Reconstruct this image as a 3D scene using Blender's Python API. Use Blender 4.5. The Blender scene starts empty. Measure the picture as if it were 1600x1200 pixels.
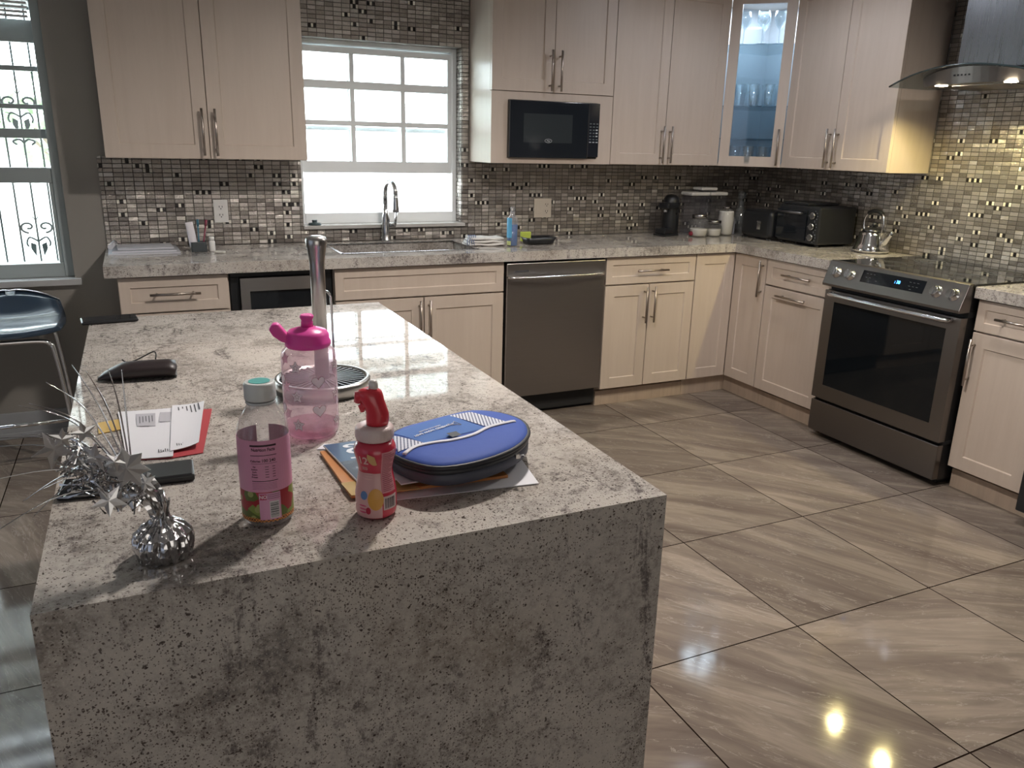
import bpy, bmesh, math, random
from mathutils import Vector, Matrix
PI = math.pi
random.seed(7)
C = bpy.context.scene.collection
SC = bpy.context.scene

# ------------------------------------------------------------------ camera
cam = bpy.data.cameras.new('camera')
cam_o = bpy.data.objects.new('camera', cam)
C.objects.link(cam_o)
cam.sensor_width = 36.0
cam.lens = 1246.2 * 36.0 / 1600.0
cam.clip_start = 0.02
cam.clip_end = 200
_r = Vector((0.90826433, -0.41777447, 0.02281219))
_u = Vector((0.10061739, 0.27102016, 0.95730048))
_f = Vector((0.40611827, 0.86718658, -0.28819332))
cam_o.matrix_world = Matrix(((_r.x, _u.x, -_f.x, -3.81105), (_r.y, _u.y, -_f.y, -4.3605), (_r.z, _u.z, -_f.z, 1.4422), (0, 0, 0, 1)))
SC.camera = cam_o

# ------------------------------------------------------------------ view, world, lights
SC.view_settings.view_transform = 'Standard'
SC.view_settings.look = 'None'
SC.view_settings.gamma = 1.0
SC.view_settings.use_curve_mapping = False
SC.view_settings.exposure = 1.22
SC.cycles.use_denoising = True
SC.cycles.max_bounces = 8
SC.cycles.diffuse_bounces = 4
SC.cycles.glossy_bounces = 4
SC.cycles.transparent_max_bounces = 12
SC.cycles.transmission_bounces = 8
SC.cycles.sample_clamp_indirect = 6.0
SC.cycles.caustics_reflective = False
SC.cycles.caustics_refractive = False

world = bpy.data.worlds.new('sky')
SC.world = world
world.use_nodes = True
bg = world.node_tree.nodes['Background']
bg.inputs['Color'].default_value = (0.86, 0.94, 1.0, 1)
bg.inputs['Strength'].default_value = 7.0


def area(name, loc, rot, sx, sy, power, col, portal=False, spread=PI):
    l = bpy.data.lights.new(name, 'AREA')
    l.shape = 'RECTANGLE'
    l.size = sx
    l.size_y = sy
    l.energy = power
    l.color = col
    l.spread = spread
    o = bpy.data.objects.new(name, l)
    o.location = loc
    o.rotation_euler = rot
    C.objects.link(o)
    if portal:
        l.cycles.is_portal = True
    return o


# sky light enters through the two windows
area('window_portal', (-2.56, 0.21, 1.47), (-PI / 2, 0, 0), 0.9, 0.93, 1, (1, 1, 1), portal=True)
area('window_portal', (-4.75, 0.21, 1.42), (-PI / 2, 0, 0), 1.25, 1.3, 1, (1, 1, 1), portal=True)


def spot(name, loc, power, col, size, rad=0.03, blend=0.5, rot=(0, 0, 0)):
    l = bpy.data.lights.new(name, 'SPOT')
    l.energy = power
    l.color = col
    l.spot_size = size
    l.spot_blend = blend
    l.shadow_soft_size = rad
    o = bpy.data.objects.new(name, l)
    o.location = loc
    o.rotation_euler = rot
    C.objects.link(o)
    return o


LAMPS = [(-1.0, -1.15), (-1.15, -2.65), (-2.75, -2.3), (-5.4, -2.4), (-5.2, -5.4)]   # recessed ceiling lamps
LAMP_W = [13, 36, 80, 3, 3]
CEIL = 2.5
for (x, y), w in zip(LAMPS, LAMP_W):
    spot('ceiling_lamp_light', (x, y, CEIL - 0.02), w, (0.82, 0.88, 1.0) if x == -1.0 else (1.0, 0.92, 0.85), math.radians(165), 0.07, 0.6)
for y in (-1.665, -1.995):
    spot('hood_lamp_light', (-0.43, y, 1.738), 17.0, (1.0, 0.84, 0.36), math.radians(150), 0.02, 0.5)
# added area lights by closed walls, standing in for daylight from out of view
area('rear_daylight_fill', (-3.9, -7.42, 1.12), (PI / 2, 0, 0), 2.6, 1.9, 9, (1.0, 0.93, 0.84))
area('living_room_daylight', (-6.9, -4.2, 1.3), (0, PI / 2, 0), 1.9, 3.2, 4, (0.70, 0.80, 1.0)).rotation_euler = (0, -PI / 2, 0)

# ------------------------------------------------------------------ helpers


class MB:
    def __init__(self):
        self.bm = bmesh.new()

    def _start(self):
        self.n0 = len(self.bm.verts)

    def box(self, x0, x1, y0, y1, z0, z1, M=None, mi=0):
        v = [self.bm.verts.new(p) for p in [(x0, y0, z0), (x1, y0, z0), (x1, y1, z0), (x0, y1, z0), (x0, y0, z1), (x1, y0, z1), (x1, y1, z1), (x0, y1, z1)]]
        if M:
            for q in v:
                q.co = M @ q.co if isinstance(M, Matrix) else Vector(M(*q.co))
        for f in [(0, 3, 2, 1), (4, 5, 6, 7), (0, 1, 5, 4), (1, 2, 6, 5), (2, 3, 7, 6), (3, 0, 4, 7)]:
            fc = self.bm.faces.new([v[i] for i in f])
            fc.material_index = mi
        return self

    def lathe(self, prof, seg=32, c=(0, 0, 0), M=None, cap0=True, cap1=True, mi=0, squash=None):
        rings = []
        for (r, z) in prof:
            ring = []
            for k in range(seg):
                a = 2 * PI * k / seg
                rr = r * (squash(a, z) if squash else 1)
                p = Vector((c[0] + rr * math.cos(a), c[1] + rr * math.sin(a), c[2] + z))
                ring.append(self.bm.verts.new(M @ p if M else p))
            rings.append(ring)
        for i in range(len(rings) - 1):
            for k in range(seg):
                f = self.bm.faces.new([rings[i][k], rings[i][(k + 1) % seg], rings[i + 1][(k + 1) % seg], rings[i + 1][k]])
                f.material_index = mi
                f.smooth = True
        if cap0:
            f = self.bm.faces.new(rings[0][::-1]); f.material_index = mi
        if cap1:
            f = self.bm.faces.new(rings[-1]); f.material_index = mi
        return self

    def tube(self, pts, r, seg=10, closed=False, flat=None, mi=0):
        pts = [Vector(p) for p in pts]
        n = len(pts)
        rs = r if isinstance(r, (list, tuple)) else [r] * n
        rings = []
        prev = None
        for i, p in enumerate(pts):
            if closed:
                t = (pts[(i + 1) % n] - pts[i - 1]).normalized()
            else:
                t = (pts[min(i + 1, n - 1)] - pts[max(i - 1, 0)]).normalized()
            if prev is None:
                a = Vector((0, 0, 1)) if abs(t.z) < 0.9 else Vector((1, 0, 0))
                u = t.cross(a).normalized()
            else:
                u = (prev - t * prev.dot(t))
                u = u.normalized() if u.length > 1e-6 else t.orthogonal().normalized()
            prev = u
            w = t.cross(u)
            fl = flat or 1
            rings.append([self.bm.verts.new(p + (u * math.cos(2 * PI * k / seg) + w * math.sin(2 * PI * k / seg) * fl) * rs[i]) for k in range(seg)])
        m = n if closed else n - 1
        for i in range(m):
            a, b = rings[i], rings[(i + 1) % n]
            for k in range(seg):
                f = self.bm.faces.new([a[k], a[(k + 1) % seg], b[(k + 1) % seg], b[k]])
                f.smooth = True
                f.material_index = mi
        if not closed:
            self.bm.faces.new(rings[0][::-1]).material_index = mi
            self.bm.faces.new(rings[-1]).material_index = mi
        return self

    def prism(self, poly, z0, z1, M=None, mi=0):
        a = [self.bm.verts.new((x, y, z0)) for x, y in poly]
        b = [self.bm.verts.new((x, y, z1)) for x, y in poly]
        if M:
            for q in a + b:
                q.co = M @ q.co if isinstance(M, Matrix) else Vector(M(*q.co))
        self.bm.faces.new(a[::-1]).material_index = mi
        self.bm.faces.new(b).material_index = mi
        n = len(poly)
        for i in range(n):
            self.bm.faces.new([a[i], a[(i + 1) % n], b[(i + 1) % n], b[i]]).material_index = mi
        return self

    def loft(self, rings, cap0=True, cap1=True, smooth=True, mi=0):
        R = [[self.bm.verts.new(p) for p in ring] for ring in rings]
        n = len(R[0])
        for i in range(len(R) - 1):
            for k in range(n):
                f = self.bm.faces.new([R[i][k], R[i][(k + 1) % n], R[i + 1][(k + 1) % n], R[i + 1][k]])
                f.smooth = smooth
                f.material_index = mi
        if cap0:
            self.bm.faces.new(R[0][::-1]).material_index = mi
        if cap1:
            self.bm.faces.new(R[-1]).material_index = mi
        return self

    def build(self, name, mats, parent=None, bevel=0, seg=2, smooth=False, normals=True):
        if normals:
            bmesh.ops.recalc_face_normals(self.bm, faces=self.bm.faces)
        me = bpy.data.meshes.new(name)
        self.bm.to_mesh(me)
        self.bm.free()
        for m in (mats if isinstance(mats, (list, tuple)) else [mats]):
            me.materials.append(m)
        o = bpy.data.objects.new(name, me)
        C.objects.link(o)
        if parent is not None:
            o.parent = parent
        if smooth:
            for p in me.polygons:
                p.use_smooth = True
        if bevel:
            b = o.modifiers.new('bevel', 'BEVEL')
            b.width = bevel
            b.segments = seg
            b.limit_method = 'ANGLE'
            b.angle_limit = math.radians(40)
            b.use_clamp_overlap = True
        return o


def tag(o, label, cat, group=None, kind=None):
    o['label'] = label
    o['category'] = cat
    if group:
        o['group'] = group
    if kind:
        o['kind'] = kind
    return o


def empty(name, loc, label, cat, group=None, rz=0):
    o = bpy.data.objects.new(name, None)
    o.empty_display_size = 0.05
    C.objects.link(o)
    o.location = loc
    o.rotation_euler = (0, 0, rz)
    return tag(o, label, cat, group)


def struct(o):
    o['kind'] = 'structure'
    return o


def smoothpath(pts, n=6, closed=False):
    P = [Vector(p) for p in pts]
    out = []
    m = len(P)
    rng = m if closed else m - 1
    for i in range(rng):
        p0 = P[(i - 1) % m] if (closed or i > 0) else P[0]
        p1, p2 = P[i], P[(i + 1) % m]
        p3 = P[(i + 2) % m] if (closed or i + 2 < m) else P[-1]
        for k in range(n):
            t = k / n
            out.append(0.5 * ((2 * p1) + (p2 - p0) * t + (2 * p0 - 5 * p1 + 4 * p2 - p3) * t * t + (3 * p1 - p0 - 3 * p2 + p3) * t ** 3))
    if not closed:
        out.append(P[-1])
    return out


def text_mesh(s, size, extrude=0.0003, bold=0.018):
    cu = bpy.data.curves.new('lettering', 'FONT')
    cu.body = s
    cu.size = size
    cu.extrude = extrude
    cu.resolution_u = 3
    cu.offset = size * bold
    cu.align_x = 'CENTER'
    cu.align_y = 'CENTER'
    o = bpy.data.objects.new('lettering', cu)
    C.objects.link(o)
    bpy.context.view_layer.update()
    me = bpy.data.meshes.new_from_object(o.evaluated_get(bpy.context.evaluated_depsgraph_get()))
    bpy.data.objects.remove(o)
    bpy.data.curves.remove(cu)
    return me


def add_text(name, s, size, fn, m, parent, extrude=0.0003, sx=1.0):
    """lettering whose vertices (x right, y up, z out) go through fn"""
    me = text_mesh(s, size, extrude)
    for v in me.vertices:
        v.co = fn(v.co.x * sx, v.co.y, v.co.z)
    me.materials.clear()
    me.materials.append(m)
    o = bpy.data.objects.new(name, me)
    C.objects.link(o)
    o.parent = parent
    return o


# ------------------------------------------------------------------ materials
def new_mat(name):
    m = bpy.data.materials.new(name)
    m.use_nodes = True
    return m, m.node_tree.nodes, m.node_tree.links, m.node_tree.nodes['Principled BSDF']


def flat(name, col, rough=0.5, metal=0.0, coat=0.0, trans=0.0, alpha=1.0, emit=None, es=0, spec=None, noise=0.0, nscale=20, bump=0.0, bscale=200, ior=None, aniso=0):
    m, N, L, b = new_mat(name)
    b.inputs['Base Color'].default_value = (*col, 1)
    b.inputs['Roughness'].default_value = rough
    b.inputs['Metallic'].default_value = metal
    b.inputs['Coat Weight'].default_value = coat
    b.inputs['Transmission Weight'].default_value = trans
    b.inputs['Alpha'].default_value = alpha
    if ior:
        b.inputs['IOR'].default_value = ior
    if spec is not None:
        b.inputs['Specular IOR Level'].default_value = spec
    if emit:
        b.inputs['Emission Color'].default_value = (*emit, 1)
        b.inputs['Emission Strength'].default_value = es
    if noise or bump:
        tc = N.new('ShaderNodeTexCoord')
    if noise:
        n = N.new('ShaderNodeTexNoise')
        n.inputs['Scale'].default_value = nscale
        n.inputs['Detail'].default_value = 4
        L.new(tc.outputs['Object'], n.inputs['Vector'])
        mr = N.new('ShaderNodeMapRange')
        mr.inputs['To Min'].default_value = 1 - noise
        mr.inputs['To Max'].default_value = 1 + noise
        L.new(n.outputs['Fac'], mr.inputs['Value'])
        mx = N.new('ShaderNodeVectorMath')
        mx.operation = 'SCALE'
        mx.inputs[0].default_value = col
        L.new(mr.outputs['Result'], mx.inputs['Scale'])
        L.new(mx.outputs['Vector'], b.inputs['Base Color'])
    if bump:
        n2 = N.new('ShaderNodeTexNoise')
        n2.inputs['Scale'].default_value = bscale
        n2.inputs['Detail'].default_value = 3
        L.new(tc.outputs['Object'], n2.inputs['Vector'])
        bp = N.new('ShaderNodeBump')
        bp.inputs['Strength'].default_value = bump
        bp.inputs['Distance'].default_value = 0.002
        L.new(n2.outputs['Fac'], bp.inputs['Height'])
        L.new(bp.outputs['Normal'], b.inputs['Normal'])
    return m


def mth(N, L, op, a, b=None, c=None):
    n = N.new('ShaderNodeMath')
    n.operation = op
    for i, v in enumerate((a, b, c)):
        if v is None:
            continue
        if isinstance(v, (int, float)):
            n.inputs[i].default_value = v
        else:
            L.new(v, n.inputs[i])
    return n.outputs[0]


def mixc(N, L, fac, a, b):
    n = N.new('ShaderNodeMix')
    n.data_type = 'RGBA'
    for k, v in ((0, fac), (6, a), (7, b)):
        if isinstance(v, (tuple, list)):
            n.inputs[k].default_value = (*v, 1) if len(v) == 3 else v
        elif isinstance(v, (int, float)):
            n.inputs[k].default_value = v
        else:
            L.new(v, n.inputs[k])
    return n.outputs[2]


def ramp(N, L, fac, stops, interp='LINEAR'):
    n = N.new('ShaderNodeValToRGB')
    n.color_ramp.interpolation = interp
    e = n.color_ramp.elements
    while len(e) < len(stops):
        e.new(0.5)
    for i, (p, c) in enumerate(stops):
        e[i].position = p
        e[i].color = (*c, 1)
    L.new(fac, n.inputs['Fac'])
    return n.outputs['Color']


def noise(N, L, vec, scale, detail=4, rough=0.5, dist=0.0):
    n = N.new('ShaderNodeTexNoise')
    n.inputs['Scale'].default_value = scale
    n.inputs['Detail'].default_value = detail
    n.inputs['Roughness'].default_value = rough
    n.inputs['Distortion'].default_value = dist
    L.new(vec, n.inputs['Vector'])
    return n


def world_vec(N):
    g = N.new('ShaderNodeNewGeometry')
    return g.outputs['Position']


def mat_wood(name, base, dark):
    m, N, L, b = new_mat(name)
    tc = N.new('ShaderNodeTexCoord')
    mp = N.new('ShaderNodeMapping')
    mp.inputs['Scale'].default_value = (9, 9, 0.7)
    L.new(tc.outputs['Object'], mp.inputs['Vector'])
    n1 = noise(N, L, mp.outputs['Vector'], 3.0, 6, 0.65, 0.3)
    n2 = noise(N, L, tc.outputs['Object'], 2.2, 2, 0.5)
    f = mth(N, L, 'MULTIPLY_ADD', n1.outputs['Fac'], 0.75, mth(N, L, 'MULTIPLY', n2.outputs['Fac'], 0.35))
    col = ramp(N, L, f, [(0.36, dark), (0.66, base)])
    L.new(col, b.inputs['Base Color'])
    b.inputs['Roughness'].default_value = 0.36
    b.inputs['Specular IOR Level'].default_value = 0.5
    bp = N.new('ShaderNodeBump')
    bp.inputs['Strength'].default_value = 0.06
    bp.inputs['Distance'].default_value = 0.002
    L.new(n1.outputs['Fac'], bp.inputs['Height'])
    L.new(bp.outputs['Normal'], b.inputs['Normal'])
    return m


def mat_granite(name):
    m, N, L, b = new_mat(name)
    P = world_vec(N)
    cl = noise(N, L, P, 5.0, 6, 0.66, 0.5)
    # streaky dark drifts: along y on the tops, down z on upright faces
    mp = N.new('ShaderNodeMapping')
    mp.inputs['Rotation'].default_value = (0.25, 0.15, 0.5)
    mp.inputs['Scale'].default_value = (3.0, 1.2, 0.75)
    sh = N.new('ShaderNodeVectorMath')
    sh.operation = 'SUBTRACT'
    L.new(P, sh.inputs[0])
    sh.inputs[1].default_value = (0.36, 0.05, 0.0)
    L.new(sh.outputs[0], mp.inputs['Vector'])
    st = noise(N, L, mp.outputs['Vector'], 3.4, 9, 0.76, 0.9)
    fine = noise(N, L, P, 62, 5, 0.8, 0.2)
    v = mth(N, L, 'ADD', mth(N, L, 'MULTIPLY', cl.outputs['Fac'], 0.55), mth(N, L, 'MULTIPLY', fine.outputs['Fac'], 0.45))
    col = ramp(N, L, v, [(0.36, (0.17, 0.155, 0.15)), (0.43, (0.30, 0.275, 0.25)), (0.49, (0.43, 0.40, 0.37)), (0.56, (0.51, 0.475, 0.435)), (0.68, (0.45, 0.415, 0.37))])
    w = noise(N, L, P, 2.3, 3, 0.5)
    wf = N.new('ShaderNodeClamp')
    L.new(mth(N, L, 'MULTIPLY', mth(N, L, 'SUBTRACT', w.outputs['Fac'], 0.5), 1.8), wf.inputs['Value'])
    col = mixc(N, L, wf.outputs[0], col, (0.36, 0.29, 0.215))
    # drifts
    sv = mth(N, L, 'ADD', mth(N, L, 'MULTIPLY', st.outputs['Fac'], 0.7), mth(N, L, 'MULTIPLY', fine.outputs['Fac'], 0.3))
    dr = N.new('ShaderNodeMapRange')
    dr.inputs['From Min'].default_value = 0.465
    dr.inputs['From Max'].default_value = 0.395
    L.new(sv, dr.inputs['Value'])
    col = mixc(N, L, mth(N, L, 'MULTIPLY', dr.outputs[0], 0.82), col, (0.095, 0.082, 0.085))
    # dark mineral specks, three sizes
    dens = noise(N, L, P, 6, 3)
    for sc, th, kp, dk in ((330, 0.34, 0.72, (0.10, 0.075, 0.068)), (190, 0.30, 0.70, (0.06, 0.042, 0.038)), (88, 0.19, 0.72, (0.03, 0.018, 0.016))):
        vo = N.new('ShaderNodeTexVoronoi')
        vo.inputs['Scale'].default_value = sc
        dv = noise(N, L, P, sc * 1.1, 2)
        ad = N.new('ShaderNodeVectorMath')
        ad.operation = 'MULTIPLY_ADD'
        L.new(dv.outputs['Color'], ad.inputs[0])
        ad.inputs[1].default_value = (1.1 / sc,) * 3
        L.new(P, ad.inputs[2])
        L.new(ad.outputs[0], vo.inputs['Vector'])
        sel = N.new('ShaderNodeSeparateColor')
        L.new(vo.outputs['Color'], sel.inputs[0])
        keep = mth(N, L, 'GREATER_THAN', mth(N, L, 'ADD', sel.outputs[0], mth(N, L, 'MULTIPLY', mth(N, L, 'SUBTRACT', dens.outputs['Fac'], 0.5), -1.2)), kp)
        sp = mth(N, L, 'MULTIPLY', mth(N, L, 'LESS_THAN', vo.outputs['Distance'], th), keep)
        col = mixc(N, L, mth(N, L, 'MULTIPLY', sp, 0.85), col, dk)
    gl = noise(N, L, P, 300, 2)
    col = mixc(N, L, mth(N, L, 'MULTIPLY', mth(N, L, 'GREATER_THAN', gl.outputs['Fac'], 0.63), 0.35), col, (0.62, 0.59, 0.55))
    L.new(col, b.inputs['Base Color'])
    b.inputs['Roughness'].default_value = 0.035
    b.inputs['Specular IOR Level'].default_value = 0.6
    return m


def mat_floor():
    m, N, L, b = new_mat('floor_tile')
    P = world_vec(N)
    s = N.new('ShaderNodeSeparateXYZ')
    L.new(P, s.inputs[0])
    S = 0.5967
    u = mth(N, L, 'DIVIDE', mth(N, L, 'ADD', s.outputs[0], 1.444), S)
    v = mth(N, L, 'DIVIDE', mth(N, L, 'ADD', s.outputs[1], 0.965), S)
    fu, fv = mth(N, L, 'FRACT', mth(N, L, 'ADD', u, 100)), mth(N, L, 'FRACT', mth(N, L, 'ADD', v, 100))
    iu, iv = mth(N, L, 'FLOOR', mth(N, L, 'ADD', u, 100)), mth(N, L, 'FLOOR', mth(N, L, 'ADD', v, 100))
    du = mth(N, L, 'MINIMUM', fu, mth(N, L, 'SUBTRACT', 1, fu))
    dv = mth(N, L, 'MINIMUM', fv, mth(N, L, 'SUBTRACT', 1, fv))
    gap = mth(N, L, 'LESS_THAN', mth(N, L, 'MINIMUM', du, dv), 0.0038)
    cell = N.new('ShaderNodeCombineXYZ')
    L.new(iu, cell.inputs[0])
    L.new(iv, cell.inputs[1])
    wn = N.new('ShaderNodeTexWhiteNoise')
    wn.noise_dimensions = '3D'
    L.new(cell.outputs[0], wn.inputs['Vector'])
    sc = N.new('ShaderNodeSeparateColor')
    L.new(wn.outputs['Color'], sc.inputs[0])
    # streaks: rotate per tile, stretch along one axis
    ang = mth(N, L, 'MULTIPLY_ADD', sc.outputs[0], 0.9, 0.35)
    vr = N.new('ShaderNodeVectorRotate')
    vr.rotation_type = 'Z_AXIS'
    L.new(P, vr.inputs['Vector'])
    L.new(ang, vr.inputs['Angle'])
    ad = N.new('ShaderNodeVectorMath')
    ad.operation = 'MULTIPLY_ADD'
    L.new(wn.outputs['Color'], ad.inputs[0])
    ad.inputs[1].default_value = (13, 17, 5)
    L.new(vr.outputs[0], ad.inputs[2])
    mp = N.new('ShaderNodeMapping')
    mp.inputs['Scale'].default_value = (0.75, 4.6, 1)
    L.new(ad.outputs[0], mp.inputs['Vector'])
    n1 = noise(N, L, mp.outputs[0], 1.5, 9, 0.62, 0.6)
    n2 = noise(N, L, ad.outputs[0], 1.6, 3)
    col = ramp(N, L, n1.outputs['Fac'], [(0.30, (0.105, 0.082, 0.068)), (0.44, (0.155, 0.125, 0.103)), (0.53, (0.20, 0.165, 0.134)), (0.60, (0.28, 0.235, 0.19)), (0.74, (0.18, 0.146, 0.122))])
    col = mixc(N, L, mth(N, L, 'MULTIPLY', n2.outputs['Fac'], 0.35), col, (0.215, 0.175, 0.16))
    vein = noise(N, L, mp.outputs[0], 2.6, 6, 0.6, 1.4)
    vf = mth(N, L, 'LESS_THAN', mth(N, L, 'ABSOLUTE', mth(N, L, 'SUBTRACT', vein.outputs['Fac'], 0.5)), 0.006)
    col = mixc(N, L, mth(N, L, 'MULTIPLY', vf, 0.45), col, (0.36, 0.32, 0.28))
    tint = mth(N, L, 'MULTIPLY_ADD', sc.outputs[1], 0.26, 0.87)
    vm = N.new('ShaderNodeVectorMath')
    vm.operation = 'SCALE'
    L.new(col, vm.inputs[0])
    L.new(tint, vm.inputs['Scale'])
    col = mixc(N, L, gap, vm.outputs[0], (0.012, 0.007, 0.005))
    L.new(mth(N, L, 'MULTIPLY_ADD', gap, -0.28, 0.28), b.inputs['Specular IOR Level'])
    L.new(col, b.inputs['Base Color'])
    rn = noise(N, L, mp.outputs[0], 9, 5, 0.7)
    rr = mth(N, L, 'MULTIPLY_ADD', rn.outputs['Fac'], 0.10, 0.03)
    L.new(mth(N, L, 'MAXIMUM', rr, mth(N, L, 'MULTIPLY', gap, 0.8)), b.inputs['Roughness'])
    return m


def mat_mosaic():
    """glass mosaic: 43 x 21 mm pieces on a straight grid, a few split in pale / black / pale squares"""
    m, N, L, b = new_mat('glass_mosaic')
    P = world_vec(N)
    s = N.new('ShaderNodeSeparateXYZ')
    L.new(P, s.inputs[0])
    u = mth(N, L, 'ADD', mth(N, L, 'DIVIDE', mth(N, L, 'ADD', s.outputs[0], s.outputs[1]), 0.0432), 400.3)
    v = mth(N, L, 'ADD', mth(N, L, 'DIVIDE', s.outputs[2], 0.0208), 10)
    fu, fv = mth(N, L, 'FRACT', u), mth(N, L, 'FRACT', v)
    iu, iv = mth(N, L, 'FLOOR', u), mth(N, L, 'FLOOR', v)
    cell = N.new('ShaderNodeCombineXYZ')
    L.new(iu, cell.inputs[0])
    L.new(iv, cell.inputs[1])
    wn = N.new('ShaderNodeTexWhiteNoise')
    L.new(cell.outputs[0], wn.inputs['Vector'])
    sc = N.new('ShaderNodeSeparateColor')
    L.new(wn.outputs['Color'], sc.inputs[0])
    special = mth(N, L, 'GREATER_THAN', sc.outputs[0], 0.933)
    # special pieces are cut in three
    sub = mth(N, L, 'MULTIPLY', fu, 3)
    fsub = mth(N, L, 'FRACT', sub)
    isub = mth(N, L, 'FLOOR', sub)
    du = mth(N, L, 'MULTIPLY', mth(N, L, 'MINIMUM', fu, mth(N, L, 'SUBTRACT', 1, fu)), 43.2)
    dsub = mth(N, L, 'MULTIPLY', mth(N, L, 'MINIMUM', fsub, mth(N, L, 'SUBTRACT', 1, fsub)), 14.4)
    dv = mth(N, L, 'MULTIPLY', mth(N, L, 'MINIMUM', fv, mth(N, L, 'SUBTRACT', 1, fv)), 20.8)
    dus = mth(N, L, 'ADD', mth(N, L, 'MULTIPLY', special, dsub), mth(N, L, 'MULTIPLY', mth(N, L, 'SUBTRACT', 1, special), du))
    d = mth(N, L, 'MINIMUM', dus, dv)
    grout = mth(N, L, 'LESS_THAN', d, 1.5)
    mid = mth(N, L, 'LESS_THAN', mth(N, L, 'ABSOLUTE', mth(N, L, 'SUBTRACT', isub, 1)), 0.5)
    # pattern A: pale black pale, pattern B: black pale black
    flip = mth(N, L, 'GREATER_THAN', sc.outputs[1], 0.6)
    blk = mth(N, L, 'ABSOLUTE', mth(N, L, 'SUBTRACT', mid, flip))
    base = ramp(N, L, sc.outputs[2], [(0.0, (0.26, 0.235, 0.215)), (0.35, (0.35, 0.32, 0.295)), (0.75, (0.43, 0.40, 0.37)), (1.0, (0.55, 0.52, 0.48))])
    streak = noise(N, L, P, 90, 3, 0.6)
    base = mixc(N, L, mth(N, L, 'MULTIPLY', streak.outputs['Fac'], 0.25), base, (0.42, 0.38, 0.33))
    spc = mixc(N, L, blk, (0.62, 0.59, 0.52), (0.016, 0.014, 0.014))
    col = mixc(N, L, special, base, spc)
    col = mixc(N, L, grout, col, (0.02, 0.017, 0.015))
    L.new(col, b.inputs['Base Color'])
    L.new(mth(N, L, 'MULTIPLY', mth(N, L, 'MULTIPLY', mth(N, L, 'SUBTRACT', 1, grout), mth(N, L, 'SUBTRACT', 1, special)), 0.72), b.inputs['Metallic'])
    L.new(mth(N, L, 'MULTIPLY_ADD', grout, 0.6, 0.2), b.inputs['Roughness'])
    # every piece leans a little its own way and its foil back is crinkled
    wob = N.new('ShaderNodeVectorMath')
    wob.operation = 'MULTIPLY_ADD'
    L.new(wn.outputs['Color'], wob.inputs[0])
    wob.inputs[1].default_value = (0.26, 0.26, 0.26)
    wob.inputs[2].default_value = (-0.13, -0.13, -0.13)
    cr = noise(N, L, P, 130, 3, 0.7)
    bp = N.new('ShaderNodeBump')
    bp.inputs['Strength'].default_value = 0.5
    bp.inputs['Distance'].default_value = 0.0018
    edge = mth(N, L, 'MINIMUM', mth(N, L, 'DIVIDE', d, 2.2), 1.0)
    L.new(mth(N, L, 'ADD', edge, mth(N, L, 'MULTIPLY', cr.outputs['Fac'], 3.2)), bp.inputs['Height'])
    add = N.new('ShaderNodeVectorMath')
    add.operation = 'ADD'
    L.new(bp.outputs['Normal'], add.inputs[0])
    L.new(wob.outputs[0], add.inputs[1])
    nm = N.new('ShaderNodeVectorMath')
    nm.operation = 'NORMALIZE'
    L.new(add.outputs[0], nm.inputs[0])
    L.new(nm.outputs[0], b.inputs['Normal'])
    return m


def mat_steel(name, col, rough, stretch):
    m, N, L, b = new_mat(name)
    b.inputs['Metallic'].default_value = 1
    tc = N.new('ShaderNodeTexCoord')
    mp = N.new('ShaderNodeMapping')
    mp.inputs['Scale'].default_value = stretch
    L.new(tc.outputs['Object'], mp.inputs['Vector'])
    n = noise(N, L, mp.outputs[0], 4, 4, 0.6)
    c = mixc(N, L, n.outputs['Fac'], tuple(k * 0.94 for k in col), tuple(k * 1.05 for k in col))
    L.new(c, b.inputs['Base Color'])
    L.new(mth(N, L, 'MULTIPLY_ADD', n.outputs['Fac'], 0.08, rough - 0.04), b.inputs['Roughness'])
    return m


def mat_glass(name, col=(1, 1, 1), rough=0.0, a=0.12, haze=0.0, hcol=(.8, .8, .8)):
    """thin clear glass: mostly see-through with a mirror-like glint"""
    m, N, L, b = new_mat(name)
    out = N['Material Output']
    N.remove(b)
    tr = N.new('ShaderNodeBsdfTransparent')
    tr.inputs[0].default_value = (*col, 1)
    gl = N.new('ShaderNodeBsdfGlossy')
    gl.inputs['Roughness'].default_value = rough + 0.02
    fr = N.new('ShaderNodeFresnel')
    geo = N.new('ShaderNodeNewGeometry')
    L.new(mth(N, L, 'MULTIPLY_ADD', geo.outputs['Backfacing'], 1 / 1.45 - 1.45, 1.45), fr.inputs[0])
    f = mth(N, L, 'ADD', mth(N, L, 'MULTIPLY', fr.outputs[0], 0.85), a)
    cl = N.new('ShaderNodeClamp')
    L.new(f, cl.inputs['Value'])
    mx = N.new('ShaderNodeMixShader')
    L.new(cl.outputs[0], mx.inputs[0])
    L.new(tr.outputs[0], mx.inputs[1])
    L.new(gl.outputs[0], mx.inputs[2])
    if haze:
        df = N.new('ShaderNodeBsdfDiffuse'); df.inputs[0].default_value = (*hcol, 1)
        tl = N.new('ShaderNodeBsdfTranslucent'); tl.inputs[0].default_value = (*hcol, 1)
        ad = N.new('ShaderNodeMixShader'); ad.inputs[0].default_value = .4
        L.new(df.outputs[0], ad.inputs[1]); L.new(tl.outputs[0], ad.inputs[2])
        m2 = N.new('ShaderNodeMixShader'); m2.inputs[0].default_value = haze
        L.new(mx.outputs[0], m2.inputs[1]); L.new(ad.outputs[0], m2.inputs[2])
        mx = m2
    L.new(mx.outputs[0], out.inputs['Surface'])
    return m


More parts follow.
